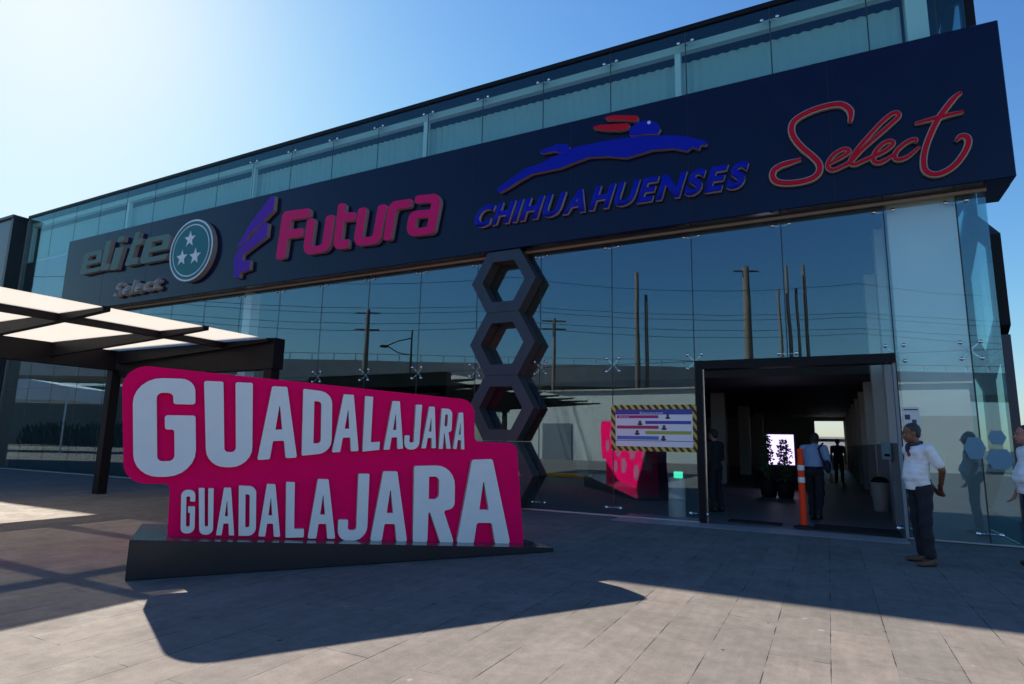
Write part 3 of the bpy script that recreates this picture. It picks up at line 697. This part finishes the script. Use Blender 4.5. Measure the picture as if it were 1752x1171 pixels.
# ================================================================ POSTER, NOTICE, POST, MATS
PO = empty('notice_board', (-2.95, D-.03, 1.7), 'white rules poster with coloured bars framed in yellow black hazard tape', 'poster')
pq = [fac(1046, 772, D-.03), fac(1195, 776, D-.03), fac(1195, 692, D-.03), fac(1045, 694, D-.03)]
px0, px1, pz0, pz1 = -3.77, -2.115, 1.255, 2.135
bm = NB(); box(bm, px0+.04, px1-.04, D-.016, D-.008, pz0+.03, pz1-.03); obj('poster_sheet', bm, mat('poster_white', (.82, .83, .88), .35), PO)
bm = NB(); tw = .085
box(bm, px0, px1, D-.020, D-.0165, pz0, pz0+tw); box(bm, px0, px1, D-.020, D-.0165, pz1-tw, pz1)
box(bm, px0, px0+tw, D-.024, D-.0205, pz0+.01, pz1-.01); box(bm, px1-tw, px1, D-.024, D-.0205, pz0+.01, pz1-.01)
tp = obj('hazard_tape', bm, stripe_mat('hazard_stripe', (.62, .48, .06), (.012, .012, .012), 7.6), PO)
def prect(u0, u1, v0, v1, m, nm='printed_bar', d=.019):
    bm = NB(); a = px0+tw; w = px1-px0-2*tw; z = pz0+tw; h = pz1-pz0-2*tw
    box(bm, a+w*u0, a+w*u1, D-d, D-.0165, z+h*v0, z+h*v1); return obj(nm, bm, m, PO)
prect(.0, 1, .86, 1, mat('print_blue', (.01, .05, .34), .35))
prect(.02, .57, .76, .84, mat('print_magenta', (.38, .006, .18), .35))
prect(.40, .98, .605, .69, mat('print_indigo', (.03, .06, .40), .35))
prect(.02, .57, .475, .56, mat('print_crimson', (.44, .02, .10), .35))
prect(.40, .98, .335, .42, mat('print_lime', (.36, .44, .06), .35))
prect(.02, .57, .185, .28, mat('print_cyan', (.01, .20, .55), .35))
prect(.0, 1, .15, .165, mat('print_navy', (.03, .06, .2), .4))
for (u, v, r) in ((.69, .80, .05), (.33, .63, .055), (.64, .51, .055), (.29, .37, .055), (.63, .23, .055)):
    a = px0+tw+(px1-px0-2*tw)*u; z = pz0+tw+(pz1-pz0-2*tw)*v
    bm = NB(); ball(bm, (a, D-.018, z+.02), r*.55, 2, (1, .08, 1)); ball(bm, (a, D-.018, z-.022), r*.8, 2, (1.2, .08, .55)); obj('printed_figure', bm, mat('print_dark', (.04, .04, .07), .5), PO)
def pword(t, u0, u1, v0, v1, m):
    a = px0+tw; w = px1-px0-2*tw; z = pz0+tw; h = pz1-pz0-2*tw
    q = [V2((a+w*u0, z+h*v0)), V2((a+w*u1, z+h*v0)), V2((a+w*u1, z+h*v1)), V2((a+w*u0, z+h*v1))]
    wm = font_word('word', t, q, Vector((0, D-.0205, 0)), X3, Z3, -Y3, .001, None, [m], .01, .12, single=True)
    obj('printed_word', wm, [m, m], PO)
M_PW = mat('print_white', (.72, .73, .78), .4)
pword('Elementos', .33, .63, .875, .935, M_PW)
pword('Ofrece', .05, .18, .775, .825, M_PW)
# notice
NO = empty('paper_notice', (1.22, D-.01, 1.9), 'small white paper notice taped to the glass above the waiting man', 'notice')
nz = [fac(1543, 697, D-.01), fac(1578, 760, D-.01)]
bm = NB(); box(bm, nz[0].x, nz[1].x, D-.012, D-.006, nz[1].z, nz[0].z); obj('sheet', bm, mat('paper', (.72, .72, .72), .6), NO)
bm = NB(); a = nz[0]; w = nz[1].x-nz[0].x
box(bm, a.x+.02, a.x+w-.02, D-.0145, D-.0125, a.z-.05, a.z-.03); box(bm, a.x+.03, a.x+.10, D-.0145, D-.0125, a.z-.20, a.z-.12); box(bm, a.x+w-.11, a.x+w-.05, D-.0145, D-.0125, a.z-.27, a.z-.20)
obj('print', bm, mat('ink', (.06, .05, .10), .6), NO)

gpo = ground(1376, 905)
DP = empty('delineator_post', (gpo.x, gpo.y, .012), 'bright orange flexible traffic post with two white bands in the doorway', 'post')
bm = NB(); lathe(bm, (0, 0, 0), [(.17, 0), (.17, .02), (.12, .04), (.06, .055)], 28); obj('base', bm, M_RUBBER, DP, True, True)
hpz = fac(1373, 775, gpo.y).z
bm = NB(); lathe(bm, (0, 0, .05), [(.062, 0), (.062, .03), (.056, .05), (.054, hpz*.86), (.045, hpz*.88), (.045, hpz*.94), (.054, hpz*.955), (.05, hpz), (.02, hpz+.008)], 24); obj('tube', bm, M_ORANGE, DP, True, True)
for zz in (.595, .755):
    bm = NB(); lathe(bm, (0, 0, hpz*zz), [(.0575, 0), (.058, .002), (.058, .088), (.0575, .09)], 24); obj('reflective_band', bm, M_BAND, DP, True, True)
def matobj(pts, label):
    o = NB(); vb = [o.verts.new((*p, .013)) for p in pts]; vt = [o.verts.new((*p, .024)) for p in pts]
    o.faces.new(vb[::-1]); o.faces.new(vt)
    for k in range(4): o.faces.new((vb[k], vb[(k+1) % 4], vt[(k+1) % 4], vt[k]))
    tag(obj('floor_mat', o, M_RUBBER), label, 'mat', 'black floor mats at the door')
matobj([(-.33, 11.80), (.98, 11.62), (1.0, 12.55), (-.27, 12.60)], 'wide black rubber mat lying right of the orange post')
matobj([(-1.72, 12.05), (-.80, 12.02), (-.80, 12.38), (-1.72, 12.42)], 'narrow black rubber mat lying left of the orange post')

# ================================================================ INTERIOR THINGS
SC = empty('advert_screen', (-1.4, 22, 0), 'glowing pale violet advert screen inside the hall behind potted shrubs', 'screen')
bm = NB(); box(bm, -1.80, -.98, 22, 22.05, .80, 1.78); obj('display', bm, mat('screen_light', (.1, .1, .1), .4, emit=(.62, .50, .85), estr=.75), SC)
bm = NB(); box(bm, -1.86, -.92, 22.051, 22.2, .006, 1.84); obj('housing', bm, M_DARK, SC)
def shrub(name, loc, h, rad, label, group, n=420, spiky=False, leafm=None, leafsz=.085):
    t = empty(name, loc, label, 'plant', group)
    bm = NB(); rnd = random.Random(int(loc[0]*991+loc[1]*37))
    for i in range(n):
        a = rnd.uniform(0, 6.283)
        if spiky:
            r = rad*rnd.uniform(0, .9); base = Vector((r*math.cos(a), r*math.sin(a), h*rnd.uniform(.25, .75)))
            d = Vector((math.cos(a)*.35, math.sin(a)*.35, 1)).normalized(); ln = h*rnd.uniform(.2, .4)
        else:
            zf = rnd.uniform(0, 1); r = rad*math.sqrt(rnd.uniform(.05, 1))*(.45+.55*math.sin(math.pi*(.15+.8*zf)))*rnd.uniform(.7, 1.1)
            base = Vector((r*math.cos(a), r*math.sin(a), h*(.3+.68*zf))); d = Vector((rnd.uniform(-1, 1), rnd.uniform(-1, 1), rnd.uniform(-.3, 1))).normalized(); ln = leafsz*rnd.uniform(.7, 1.4)
        s = d.orthogonal().normalized(); s = Matrix.Rotation(rnd.uniform(0, 6.28), 3, d) @ s; wdt = ln*(.12 if spiky else .3)
        v = [bm.verts.new(base), bm.verts.new(base+d*ln*.5+s*wdt), bm.verts.new(base+d*ln), bm.verts.new(base+d*ln*.5-s*wdt)]
        bm.faces.new(v)
    obj('foliage', bm, leafm or M_LEAF, t, local=True)
    bm = NB(); lathe(bm, (0, 0, 0), [(.17, 0), (.2, .05), (.24, h*.26), (.22, h*.27), (.20, h*.25)], 16); obj('pot', bm, M_DARK, t, True, True)
    bm = NB(); tube(bm, [(0, 0, h*.2), (.01, 0, h*.5), (0, .02, h*.8)], [.025, .02, .008], 6); obj('stem', bm, M_WOOD, t, local=True)
    return t
shrub('potted_shrub', (-1.52, 18.6, .006), 1.72, .15, 'dark leafy potted shrub in front of the left edge of the advert screen', 'potted shrubs in the hall')
shrub('potted_shrub', (-1.08, 18.4, .006), 1.60, .19, 'dark leafy potted shrub in front of the middle of the advert screen', 'potted shrubs in the hall')
# hedge row of spiky plants inside the left glass
HN = 22
M_LEAFD = mat('leaf_dark', (.012, .026, .020), .55, noise=.3, nscale=8)
TR = empty('planter_trough', (-20.6, D+.8, .006), 'long dark planter trough holding spiky plants behind the left glass', 'planter')
bm = NB(); box(bm, -7.3, 7.3, -.34, .34, 0, .40); bevel(bm, .01, 1); obj('body', bm, M_DARK, TR, local=True)
bm = NB(); box(bm, -7.34, 7.34, -.38, .38, .401, .412); obj('rim', bm, M_DARK, TR, local=True)
for i in range(HN):
    xx = -27.2+i*.62
    shrub('spiky_plant', (xx, D+.75+.12*(i % 2), .42), 1.15+.25*((i*7) % 5)/5, .36, 'spiky dark plant in the long trough behind the left glass', 'row of spiky plants behind the left glass', 120, True, M_LEAFD)
PD = empty('dispenser_stand', (-2.69, D+.75, .006), 'white upright stand with green lit top behind the glass under the poster', 'stand')
bm = NB(); lathe(bm, (0, 0, 0), [(.17, 0), (.165, .02), (.16, .72), (.15, .74)], 20); obj('pedestal', bm, mat('pedestal_grey', (.52, .54, .55), .5), PD, True, True)
bm = NB(); box(bm, -.02, .13, -.15, -.03, .741, .86); obj('green_panel', bm, mat('green_light', (.02, .3, .2), .4, emit=(.05, .8, .5), estr=.5), PD, local=True)
WB = empty('waste_bin', (1.0, D+4.6, .006), 'pale waste bin standing by the right wall inside the entrance', 'bin')
bm = NB(); lathe(bm, (0, 0, 0), [(.14, 0), (.15, .02), (.18, .62), (.17, .64)], 20); obj('body', bm, mat('bin_grey', (.35, .34, .33), .5), WB, True, True)
bm = NB(); lathe(bm, (0, 0, .64), [(.185, 0), (.185, .03), (.12, .10), (.04, .12)], 20); obj('lid', bm, M_DARK, WB, True, True)
bm = NB(); bx = empty('wall_box', (.99, D+1.85, 1.35), 'small pale blue box mounted on the right doorway pier', 'box')
box(bm, -.09, .06, -.08, .04, -.16, .16); bevel(bm, .012, 2); obj('case', bm, mat('box_blue', (.25, .40, .48), .5), bx, local=True)
bm = NB(); box(bm, -.06, .03, -.084, -.081, -.10, -.05); obj('slot', bm, M_DARK, bx, local=True)

# ================================================================ ACROSS THE STREET (seen mirrored in the glass)
HF = Vector((FWD.x, FWD.y, 0)).normalized()
def mir(px, py, d):
    v = ray(px, py); q = CAM0+v*(d/v.dot(HF)); q.y = 2*D-q.y; return q
hd = 60.0
A = mir(-500, 700, hd); Bq = mir(2300, 640, hd)
OD = Vector((_r.x, -_r.y, 0)); ON = Vector((-HF.x, HF.y, 0))   # along the bridge / towards the plaza
OC = mir(876, 620, hd); OC.z = 0
OV = empty('road_overpass', OC, 'concrete road overpass with railing across the street', 'bridge')
def obar(bm, s0, s1, n0, n1, z0, z1):
    vs = [bm.verts.new(OC+OD*s+ON*n_+Z3*z) for s in (s0, s1) for n_ in (n0, n1) for z in (z0, z1)]
    for f in ((0, 1, 3, 2), (4, 6, 7, 5), (0, 4, 5, 1), (2, 3, 7, 6), (0, 2, 6, 4), (1, 5, 7, 3)): bm.faces.new([vs[i] for i in f])
bm = NB(); obar(bm, -95, 95, -9, 0, 6.9, 8.2); obj('deck', bm, M_CONC, OV)
bm = NB(); obar(bm, -95, 95, -.3, .05, 8.2, 9.05); obj('parapet', bm, M_CONC, OV)
bm = NB(); s = -95
while s < 95: obar(bm, s, s+.08, -.2, -.12, 9.05, 9.75); s += 2.2
obar(bm, -95, 95, -.19, -.13, 9.7, 9.76); obj('railing', bm, mat('galvanised', (.45, .45, .46), .5), OV)
for s in range(-90, 91, 30):
    bm = NB(); obar(bm, s-.8, s+.8, -6.5, -3, -.15, 6.9); obj('pier', bm, M_CONC, OV)
EW = empty('embankment_wall', OC-OD*52-ON*12, 'long dark teal embankment wall under the far part of the overpass', 'wall')
bm = NB(); obar(bm, -100, -5, -14, -12, -.15, 6.85); obj('wall', bm, mat('teal_render', (.07, .11, .13), .8, noise=.15, nscale=.5), EW)
BW = empty('low_building', (-9, -24, -.15), 'long low white walled building across the street before the overpass', 'building')
bm = NB(); box(bm, -25, 8, -30, -23, -.15, 5.5); obj('wall', bm, mat('white_render', (.62, .61, .58), .8, noise=.06, nscale=.6), BW)
bm = NB(); box(bm, -25.2, 8.2, -30.2, -22.8, 5.5, 5.62); obj('roof', bm, M_CONC, BW)
for xx in (-21, -13.5, -6, 1.5):
    bm = NB(); box(bm, xx, xx+2.6, -23.0, -22.94, -.1, 2.9); obj('shutter', bm, mat('shutter_grey', (.18, .2, .24), .6), BW)
TE = empty('white_marquee', OC-OD*41+ON*17, 'white pitched marquee tent reflected in the far left glass', 'tent')
def op_(s_, n_, z): return OC+OD*s_+ON*n_+Z3*z
bm = NB(); pr = [(-54, 3.5), (-54, 3.8), (-33, 4.9), (-30, 4.4), (-30, 3.5)]
f0 = [bm.verts.new(op_(s_, 19, z)) for s_, z in pr]; f1 = [bm.verts.new(op_(s_, 14, z)) for s_, z in pr]
bm.faces.new(f0[::-1]); bm.faces.new(f1)
for k in range(5): bm.faces.new((f0[k], f0[(k+1) % 5], f1[(k+1) % 5], f1[k]))
obj('roof', bm, M_WHITE, TE)
for s_ in (-53.8, -42, -30.2):
    for n_ in (14.1, 18.9):
        bm = NB(); tube(bm, [op_(s_, n_, .002), op_(s_, n_, 3.6)], .06, 8); obj('leg', bm, M_WHITE, TE)
def upole(px, py, d, r, arms=(), label='', group='utility poles across the street'):
    q = mir(px, py, d); t = empty('utility_pole', (q.x, q.y, -.15), label, 'pole', group)
    h = q.z+.15
    bm = NB(); tube(bm, [(0, 0, 0), (0, 0, h*.5), (0, 0, h)], [r*1.25, r*1.1, r*.85], 10); obj('shaft', bm, M_WOOD, t, True, True)
    for az in arms:
        bm = NB(); c = OD*1.2; z = h-az
        for sgn in (-1, 1): tube(bm, [Vector((0, 0, z)), c*sgn+Z3*z], .09, 6)
        obj('cross_arm', bm, M_WOOD, t, local=True)
    return q
pl_ = [upole(630, 530, 58, .26, (.35, 2.0), 'thick utility pole with two cross arms beside the canopy reflection'),
 upole(948, 545, 58, .17, (.3, 1.1), 'short utility pole with cross arms right of the hexagon column'),
 upole(1089, 467, 57, .22, (), 'tall bare pole standing left of its close twin'), upole(1105, 505, 57, .17, (), 'shorter bare pole standing right of its close twin'),
 upole(1275, 457, 55, .36, (.4,), 'thickest light toned utility pole above the doorway'),
 upole(1332, 495, 58, .14, (), 'thin pole leftmost of the four above the doorway'), upole(1345, 455, 58, .17, (), 'thin pole second of the four above the doorway'),
 upole(1362, 495, 58, .14, (), 'thin pole third of the four above the doorway'), upole(1374, 455, 58, .17, (), 'thin pole rightmost of the four above the doorway')]
q = mir(705, 565, 55); ml = empty('street_lamp', (q.x, q.y, -.15), 'bracketed street lamp mast across the street', 'lamp')
bm = NB(); tube(bm, [(0, 0, 0), (0, 0, q.z+.15)], [.16, .08], 8); obj('mast', bm, M_DARK, ml, local=True)
bm = NB(); z = q.z; tube(bm, [Vector((0, 0, z-.6)), -OD*1.2+Z3*(z-.9), -OD*2.2+Z3*(z-1.4)], .06, 6); tube(bm, [Vector((0, 0, z-2.2)), -OD*1.2+Z3*(z-2), -OD*2.2+Z3*(z-1.4)], .05, 6); obj('bracket', bm, M_DARK, ml, local=True)
bm = NB(); ball(bm, -OD*2.5+Z3*(z-1.45), .35, 2, (1.3, 1.3, .4)); obj('lamp_head', bm, M_DARK, ml, local=True)
for i, (z0, sag, off) in enumerate(((12.6, .6, 0), (12.9, .5, .3), (11.2, .7, -.2), (11.6, .5, 0), (15.5, .9, 0))):
    bm = NB(); pts = []
    for k in range(61):
        s = -90+180*k/60; ph = (s % 30)/30
        pts.append(OC+OD*s+ON*(9+off)+Z3*(z0-sag*4*ph*(1-ph)))
    tube(bm, pts, .022, 5)
    tag(obj('power_line', bm, M_WIRE), ('thin black power line strung above the overpass', 'thin black power line just under the topmost pair', 'lower thin power line above the overpass', 'lower power line of the middle pair', 'topmost power line near pole tops')[i], 'cable', 'power lines across the street')
bm = NB(); 
ya, yb_ = ground(925, 816), ground(990, 819)
for q in (ya, yb_): q.y = 2*D-q.y
KB = empty('yellow_kerb', (-9.6, .3, 0), 'yellow painted kerb block on the plaza reflected beside the hexagon column', 'kerb')
bm = NB(); box(bm, -1.3, 1.1, -.1, .1, .002, .14); bevel(bm, .02, 2); obj('block', bm, M_YEL, KB, local=True)
KB.rotation_euler = (0, 0, R(5))

# ================================================================ PEOPLE
def capsule(bm, a, b, ra, rb, n=12):
    a, b = Vector(a), Vector(b); ball(bm, a, ra, 2); ball(bm, b, rb, 2); tube(bm, [a, b], [ra, rb], n)
def remesh(bm, vox, smooth=4, name='m'):
    me = bpy.data.meshes.new(name); bmesh.ops.recalc_face_normals(bm, faces=bm.faces); bm.to_mesh(me); bm.free()
    o = bpy.data.objects.new('tmp', me); COL.objects.link(o)
    r = o.modifiers.new('r', 'REMESH'); r.mode = 'VOXEL'; r.voxel_size = vox; r.use_smooth_shade = True
    s = o.modifiers.new('s', 'SMOOTH'); s.iterations = smooth; s.factor = .5
    dg = bpy.context.evaluated_depsgraph_get(); out = bpy.data.meshes.new_from_object(o.evaluated_get(dg))
    bpy.data.objects.remove(o); bpy.data.meshes.remove(me)
    for p in out.polygons: p.use_smooth = True
    return out
def V(*a): return Vector(a)
def person(loc, face_deg, label, J, mats, opts):
    """local axes: +y forward, +x the person's right... z up.  J overrides joints."""
    t = empty('person', loc, label, 'person', opts.get('group'), R(face_deg))
    sk, hair, shirt, trous, shoe = mats
    j = dict(pelvis=V(0, 0, .93), waist=V(0, .01, 1.06), chest=V(0, .0, 1.27), neck=V(0, -.01, 1.46), head=V(0, .03, 1.60),
             sl=V(-.19, -.01, 1.40), sr=V(.19, -.01, 1.40), el=V(-.24, -.04, 1.12), er=V(.24, -.04, 1.12), wl=V(-.25, .04, .87), wr=V(.25, .04, .87),
             hl=V(-.09, 0, .90), hr=V(.09, 0, .90), kl=V(-.10, .02, .49), kr=V(.10, .02, .49), al=V(-.11, -.02, .09), ar=V(.11, -.02, .09), tl=0., tr=0., htl=0., htp=0.)
    j.update(J); bel = opts.get('belly', .03)
    hc_ = j['head']; hr_ = Euler((j['htp'], 0, j['htl']))
    def hp_(x, y, z): return hc_ + hr_.to_matrix() @ V(x, y, z)
    # ---- body: one remeshed surface
    bm = NB()
    capsule(bm, j['pelvis'], j['chest'], .085, .09); capsule(bm, j['sl'], j['sr'], .05, .05); capsule(bm, j['chest']+V(0, 0, .1), j['neck'], .07, .055); capsule(bm, j['neck'], hp_(0, -.015, -.05), .056, .054)
    ball(bm, hp_(0, -.012, .035), .1, 3, (.77, .95, .92), hr_); ball(bm, hp_(0, .022, -.035), .085, 3, (.74, .82, .95), hr_); ball(bm, hp_(0, .055, -.088), .032, 2, (1.15, .9, .8), hr_)
    ball(bm, hp_(0, .098, -.018), .014, 2, (.85, 1, 1.7), hr_); ball(bm, hp_(0, .108, -.035), .016, 2, (1.1, 1, .8), hr_)
    ball(bm, hp_(0, .09, -.066), .018, 2, (1.5, .6, .45), hr_); ball(bm, hp_(0, .088, .022), .03, 2, (1.9, .5, .35), hr_)
    for s in (-1, 1): ball(bm, hp_(s*.079, -.01, -.012), .028, 2, (.3, .65, 1.1), hr_)
    for s, el, w in (('sl', 'el', 'wl'), ('sr', 'er', 'wr')):
        capsule(bm, j[s], j[el], .052, .042); capsule(bm, j[el], j[w], .041, .027)
        d = (j[w]-j[el]).normalized(); fw = opts.get('hand_fwd', V(0, 1, 0)); sd_ = d.cross(fw); sd_ = sd_.normalized() if sd_.length > .1 else V(1, 0, 0); nn = sd_.cross(d)
        pc = j[w]+d*.05
        for q in (-.022, 0, .022): capsule(bm, j[w]+d*.012+sd_*q*.6, j[w]+d*.088+sd_*q, .015, .013, 8)
        for q, ln in ((-.033, .062), (-.011, .078), (.011, .084), (.033, .072)):
            k0 = j[w]+d*.088+sd_*q; k1 = k0+d*ln*.5+nn*.012; capsule(bm, k0, k1, .0098, .009, 8); capsule(bm, k1, k1+(d*.8+nn*.6).normalized()*ln*.5, .009, .0075, 8)
        sg = -1 if s == 'sl' else 1
        capsule(bm, j[w]+d*.03-sd_*.026, j[w]+d*.075-sd_*.058+nn*.012, .012, .010, 8); capsule(bm, j[w]+d*.075-sd_*.058+nn*.012, j[w]+d*.105-sd_*.062+nn*.02, .010, .0085, 8)
    for h, k_, a in (('hl', 'kl', 'al'), ('hr', 'kr', 'ar')):
        capsule(bm, j[h], j[k_], .08, .052); capsule(bm, j[k_], j[a], .05, .036)
    link('body', remesh(bm, opts.get('vox', .0075), 3, 'body'), t, sk)
    # ---- eyes
    for s in (-1, 1):
        bm = NB(); ball(bm, hp_(s*.031, .082, .002), .0100, 2); e = obj('eye', bm, M_EYEW, t, True, True)
        bm = NB(); ball(bm, hp_(s*.031, .0895, .002), .0062, 1); obj('iris', bm, M_EYE, e, True, True)
    # ---- hair / cap
    bm = NB(); ball(bm, hp_(0, -.02, .040), .102, 3, (.785, .95, .925), hr_)
    ball(bm, hp_(0, -.055, .0), .080, 3, (.86, .62, .95), hr_)
    if opts.get('cap'):
        capsule(bm, hp_(-.05, .09, .06), hp_(.05, .09, .06), .03, .03); ball(bm, hp_(0, .12, .055), .06, 2, (1.1, 1, .18), hr_)
    hm = remesh(bm, .009, 3, 'hair')
    fcut = opts.get('hairline', .055)
    b2 = bmesh.new(); b2.from_mesh(hm); inv = hr_.to_matrix().inverted()
    if not opts.get('cap'):
        kill = [v for v in b2.verts if (lambda q: q.y > .03 and q.z < fcut+.02*(1-abs(q.x)/.08) or (q.z < -.0 and q.y > .0))(inv @ (v.co-hc_))]
        bmesh.ops.delete(b2, geom=kill, context='VERTS')
    b2.to_mesh(hm); b2.free()
    link('cap' if opts.get('cap') else 'hair', hm, t, hair, True)
    # ---- shirt
    bm = NB(); c = j['chest']; w_ = j['waist']; pv = j['pelvis']
    def tor(cen, rx, ry): ball(bm, cen, 1, 3, (rx, ry, .14))
    for f in [i/7 for i in range(8)]:
        cen = pv.lerp(c+V(0, 0, .08), f); b_ = bel*math.exp(-((f-.32)/.28)**2)
        ball(bm, cen+V(0, b_*.75, .0), 1, 3, (.155+.02*f+b_*.3, .108+.014*f+b_*.55, .10))
    capsule(bm, j['sl']+V(.02, 0, -.005), j['sr']+V(-.02, 0, -.005), .074, .074); capsule(bm, c+V(0, 0, .12), j['neck']+V(0, 0, -.02), .10, .064)
    slv = opts.get('sleeve', .62)
    for s, el, w in (('sl', 'el', 'wl'), ('sr', 'er', 'wr')):
        if slv <= 1: capsule(bm, j[s], j[s].lerp(j[el], slv), .07, .064)
        else: capsule(bm, j[s], j[el], .07, .055); capsule(bm, j[el], j[el].lerp(j[w], slv-1), .055, .042)
    hem = opts.get('hem', .86)
    tube(bm, [pv+V(0, bel*.4, hem-pv.z), pv+V(0, bel*.5, .06)], .135, 16)
    sm = remesh(bm, .010, 5, 'shirt'); b2 = bmesh.new(); b2.from_mesh(sm)
    rr = random.Random(3)
    for v in b2.verts:   # folds
        v.co += v.normal*(.0035*math.sin(v.co.z*24+v.co.x*31+2.5*math.sin(v.co.y*17+v.co.z*9)) + .003*math.sin(v.co.x*40-v.co.z*19+v.co.y*13))
        if v.co.z < hem: v.co.z = hem+.004*math.sin(v.co.x*25)
    b2.to_mesh(sm); b2.free(); so_ = link('shirt', sm, t, shirt, True)
    # collar
    bm = NB(); n_ = j['neck']; pts = [n_+V(.066*math.cos(a), .012+.066*math.sin(a), -.012-.022*math.sin(a)) for a in [R(95+350*k/20) for k in range(21)]]
    tube(bm, pts, [.017]*21, 8); obj('collar', bm, shirt, so_, True, True)
    # ---- trousers
    bm = NB(); ball(bm, pv, 1, 3, (.158, .125+bel*.4, .12))
    tube(bm, [pv, pv+V(0, bel*.2, .09)], .135, 16)
    for h, k_, a in (('hl', 'kl', 'al'), ('hr', 'kr', 'ar')):
        capsule(bm, j[h]+V(0, 0, .02), j[k_], .094, .074); capsule(bm, j[k_], j[a]+V(0, 0, .03), .072, .062)
    tm = remesh(bm, .011, 5, 'trousers'); b2 = bmesh.new(); b2.from_mesh(tm)
    for v in b2.verts:
        v.co += v.normal*(.005*math.sin(v.co.z*33+v.co.x*20) + .006*max(0, .35-v.co.z)*math.sin(v.co.z*70))
        if v.co.z < .045: v.co.z = .045
    b2.to_mesh(tm); b2.free(); link('trousers', tm, t, trous, True)
    if opts.get('belt'): bm = NB(); tube(bm, [pv+V(.152*math.cos(a), bel*.3+(.128+bel*.4)*math.sin(a), .085) for a in [2*math.pi*k/28 for k in range(29)]], .018, 6); obj('belt', bm, M_SHOEB, t, True, True)
    # ---- shoes
    for a, tr_ in (('al', j['tl']), ('ar', j['tr'])):
        bm = NB(); q = j[a]; rz = Matrix.Rotation(tr_, 3, 'Z')
        zf = q.z-.09
        capsule(bm, q+rz @ V(0, -.035, -.045), q+rz @ V(0, .09, -.055), .047, .044); ball(bm, q+rz @ V(0, .15, -.06), .052, 2, (.92, 1.1, .62)); capsule(bm, q+V(0, -.02, 0), q+rz @ V(0, -.01, -.03), .046, .05)
        m_ = remesh(bm, .009, 3, 'shoe')
        for v in m_.vertices: v.co.z = max(v.co.z, zf+.002)
        link('shoe', m_, t, shoe, True)
    return t, j, hp_

# man waiting at the entrance, hands behind his back, looking left
gm_ = ground(1585, 966)
PM, jm, hpm = person((gm_.x, gm_.y, 0), 118, 'man in white polo shirt and dark trousers, hands behind back, looking into the doorway',
    dict(el=V(-.245, -.13, 1.15), er=V(.245, -.13, 1.15), wl=V(-.09, -.21, .97), wr=V(.07, -.215, .93), sl=V(-.195, -.02, 1.39), sr=V(.195, -.02, 1.39), htl=R(-18), htp=R(-6), head=V(0, .05, 1.595), neck=V(0, 0, 1.455), tl=R(10), tr=R(-38),
         al=V(-.12, .02, .09), ar=V(.13, -.06, .09), kl=V(-.11, .04, .49), kr=V(.115, -.01, .49)),
    (M_SKIN, M_HAIRG, M_SHIRT, M_TROUS, M_SHOE), dict(belly=.05, hem=.90, sleeve=.72, hand_fwd=V(0, -1, .3)))
bm = NB(); pts = [jm['neck']+V(.072*math.cos(a), .018+.078*math.sin(a), .012-.018*math.sin(a)) for a in [2*math.pi*k/24 for k in range(25)]]
tube(bm, pts, .02, 8); ball(bm, jm['neck']+V(0, .115, -.05), .04, 2, (.9, .5, 1.6)); obj('neckerchief', bm, mat('dark_scarf', (.03, .035, .06), .8, noise=.9, nscale=28), PM, True, True)
bm = NB(); ball(bm, V(-.105, .172, 1.335), .034, 2, (1, .25, 1)); obj('chest_badge', bm, mat('badge_red', (.42, .03, .02), .6), PM, True, True)
# man at the right border
gm2 = ground(1784, 972)
P2, j2, hp2 = person((gm2.x, gm2.y, 0), 100, 'man in white shirt and dark jeans cut off by the right border', dict(htp=R(4), er=V(.25, -.05, 1.12), wr=V(.24, .08, .88), wl=V(-.24, .06, .87)),
    (M_SKIN2, M_HAIR, M_SHIRT, M_JEANS, M_SHOEB), dict(belly=.07, hem=.88, sleeve=.65))
# man walking into the hall
gm3 = ground(1397, 892)
P3, j3, hp3 = person((gm3.x, gm3.y, .006), -12, 'man in light blue shirt and black trousers walking into the hall behind the orange post',
    dict(pelvis=V(0, 0, .92), chest=V(0, .10, 1.25), waist=V(0, .05, 1.05), neck=V(0, .17, 1.42), head=V(0, .24, 1.54), htp=R(-20), sl=V(-.19, .13, 1.37), sr=V(.19, .13, 1.37), el=V(-.25, .12, 1.09), er=V(.26, .05, 1.08), wl=V(-.24, .25, .88), wr=V(.28, .13, .84),
         kl=V(-.09, .14, .50), al=V(-.09, .12, .09), kr=V(.10, .0, .48), ar=V(.10, -.24, .13)),
    (M_SKIN, M_HAIR, M_SHIRTB, M_TROUS, M_SHOEB), dict(belly=.03, hem=.90, sleeve=1.75, belt=True))
bm = NB(); tube(bm, [j3['chest']+V(.16, .06, .22), j3['chest']+V(.12, -.14, .12), j3['chest']+V(.16, -.155, -.05), j3['chest']+V(.22, -.12, -.2)], .018, 6); ball(bm, j3['chest']+V(.25, -.06, -.22), .11, 3, (.55, .9, 1.2)); obj('shoulder_bag', bm, mat('bag_navy', (.015, .02, .035), .7), P3, True, True)
# far person
gm4 = ground(1441, 822)
P4, j4, hp4 = person((.35, 27.5, .006), 180, 'distant person in dark clothes standing in the corridor', {}, (M_SKIN, M_HAIR, mat('navy_cotton', (.03, .04, .07), .85), M_TROUS, M_SHOEB), dict(vox=.014))
# person behind the left door jamb
P5, j5, hp5 = person((-2.16, D+2.1, .006), 60, 'person in dark clothes half hidden behind the left door jamb', dict(wr=V(.18, .22, .98), er=V(.26, .02, 1.12)), (M_SKIN2, M_HAIR, mat('black_cotton', (.015, .015, .02), .85), M_TROUS, M_SHOEB), dict(vox=.01, sleeve=1.7))
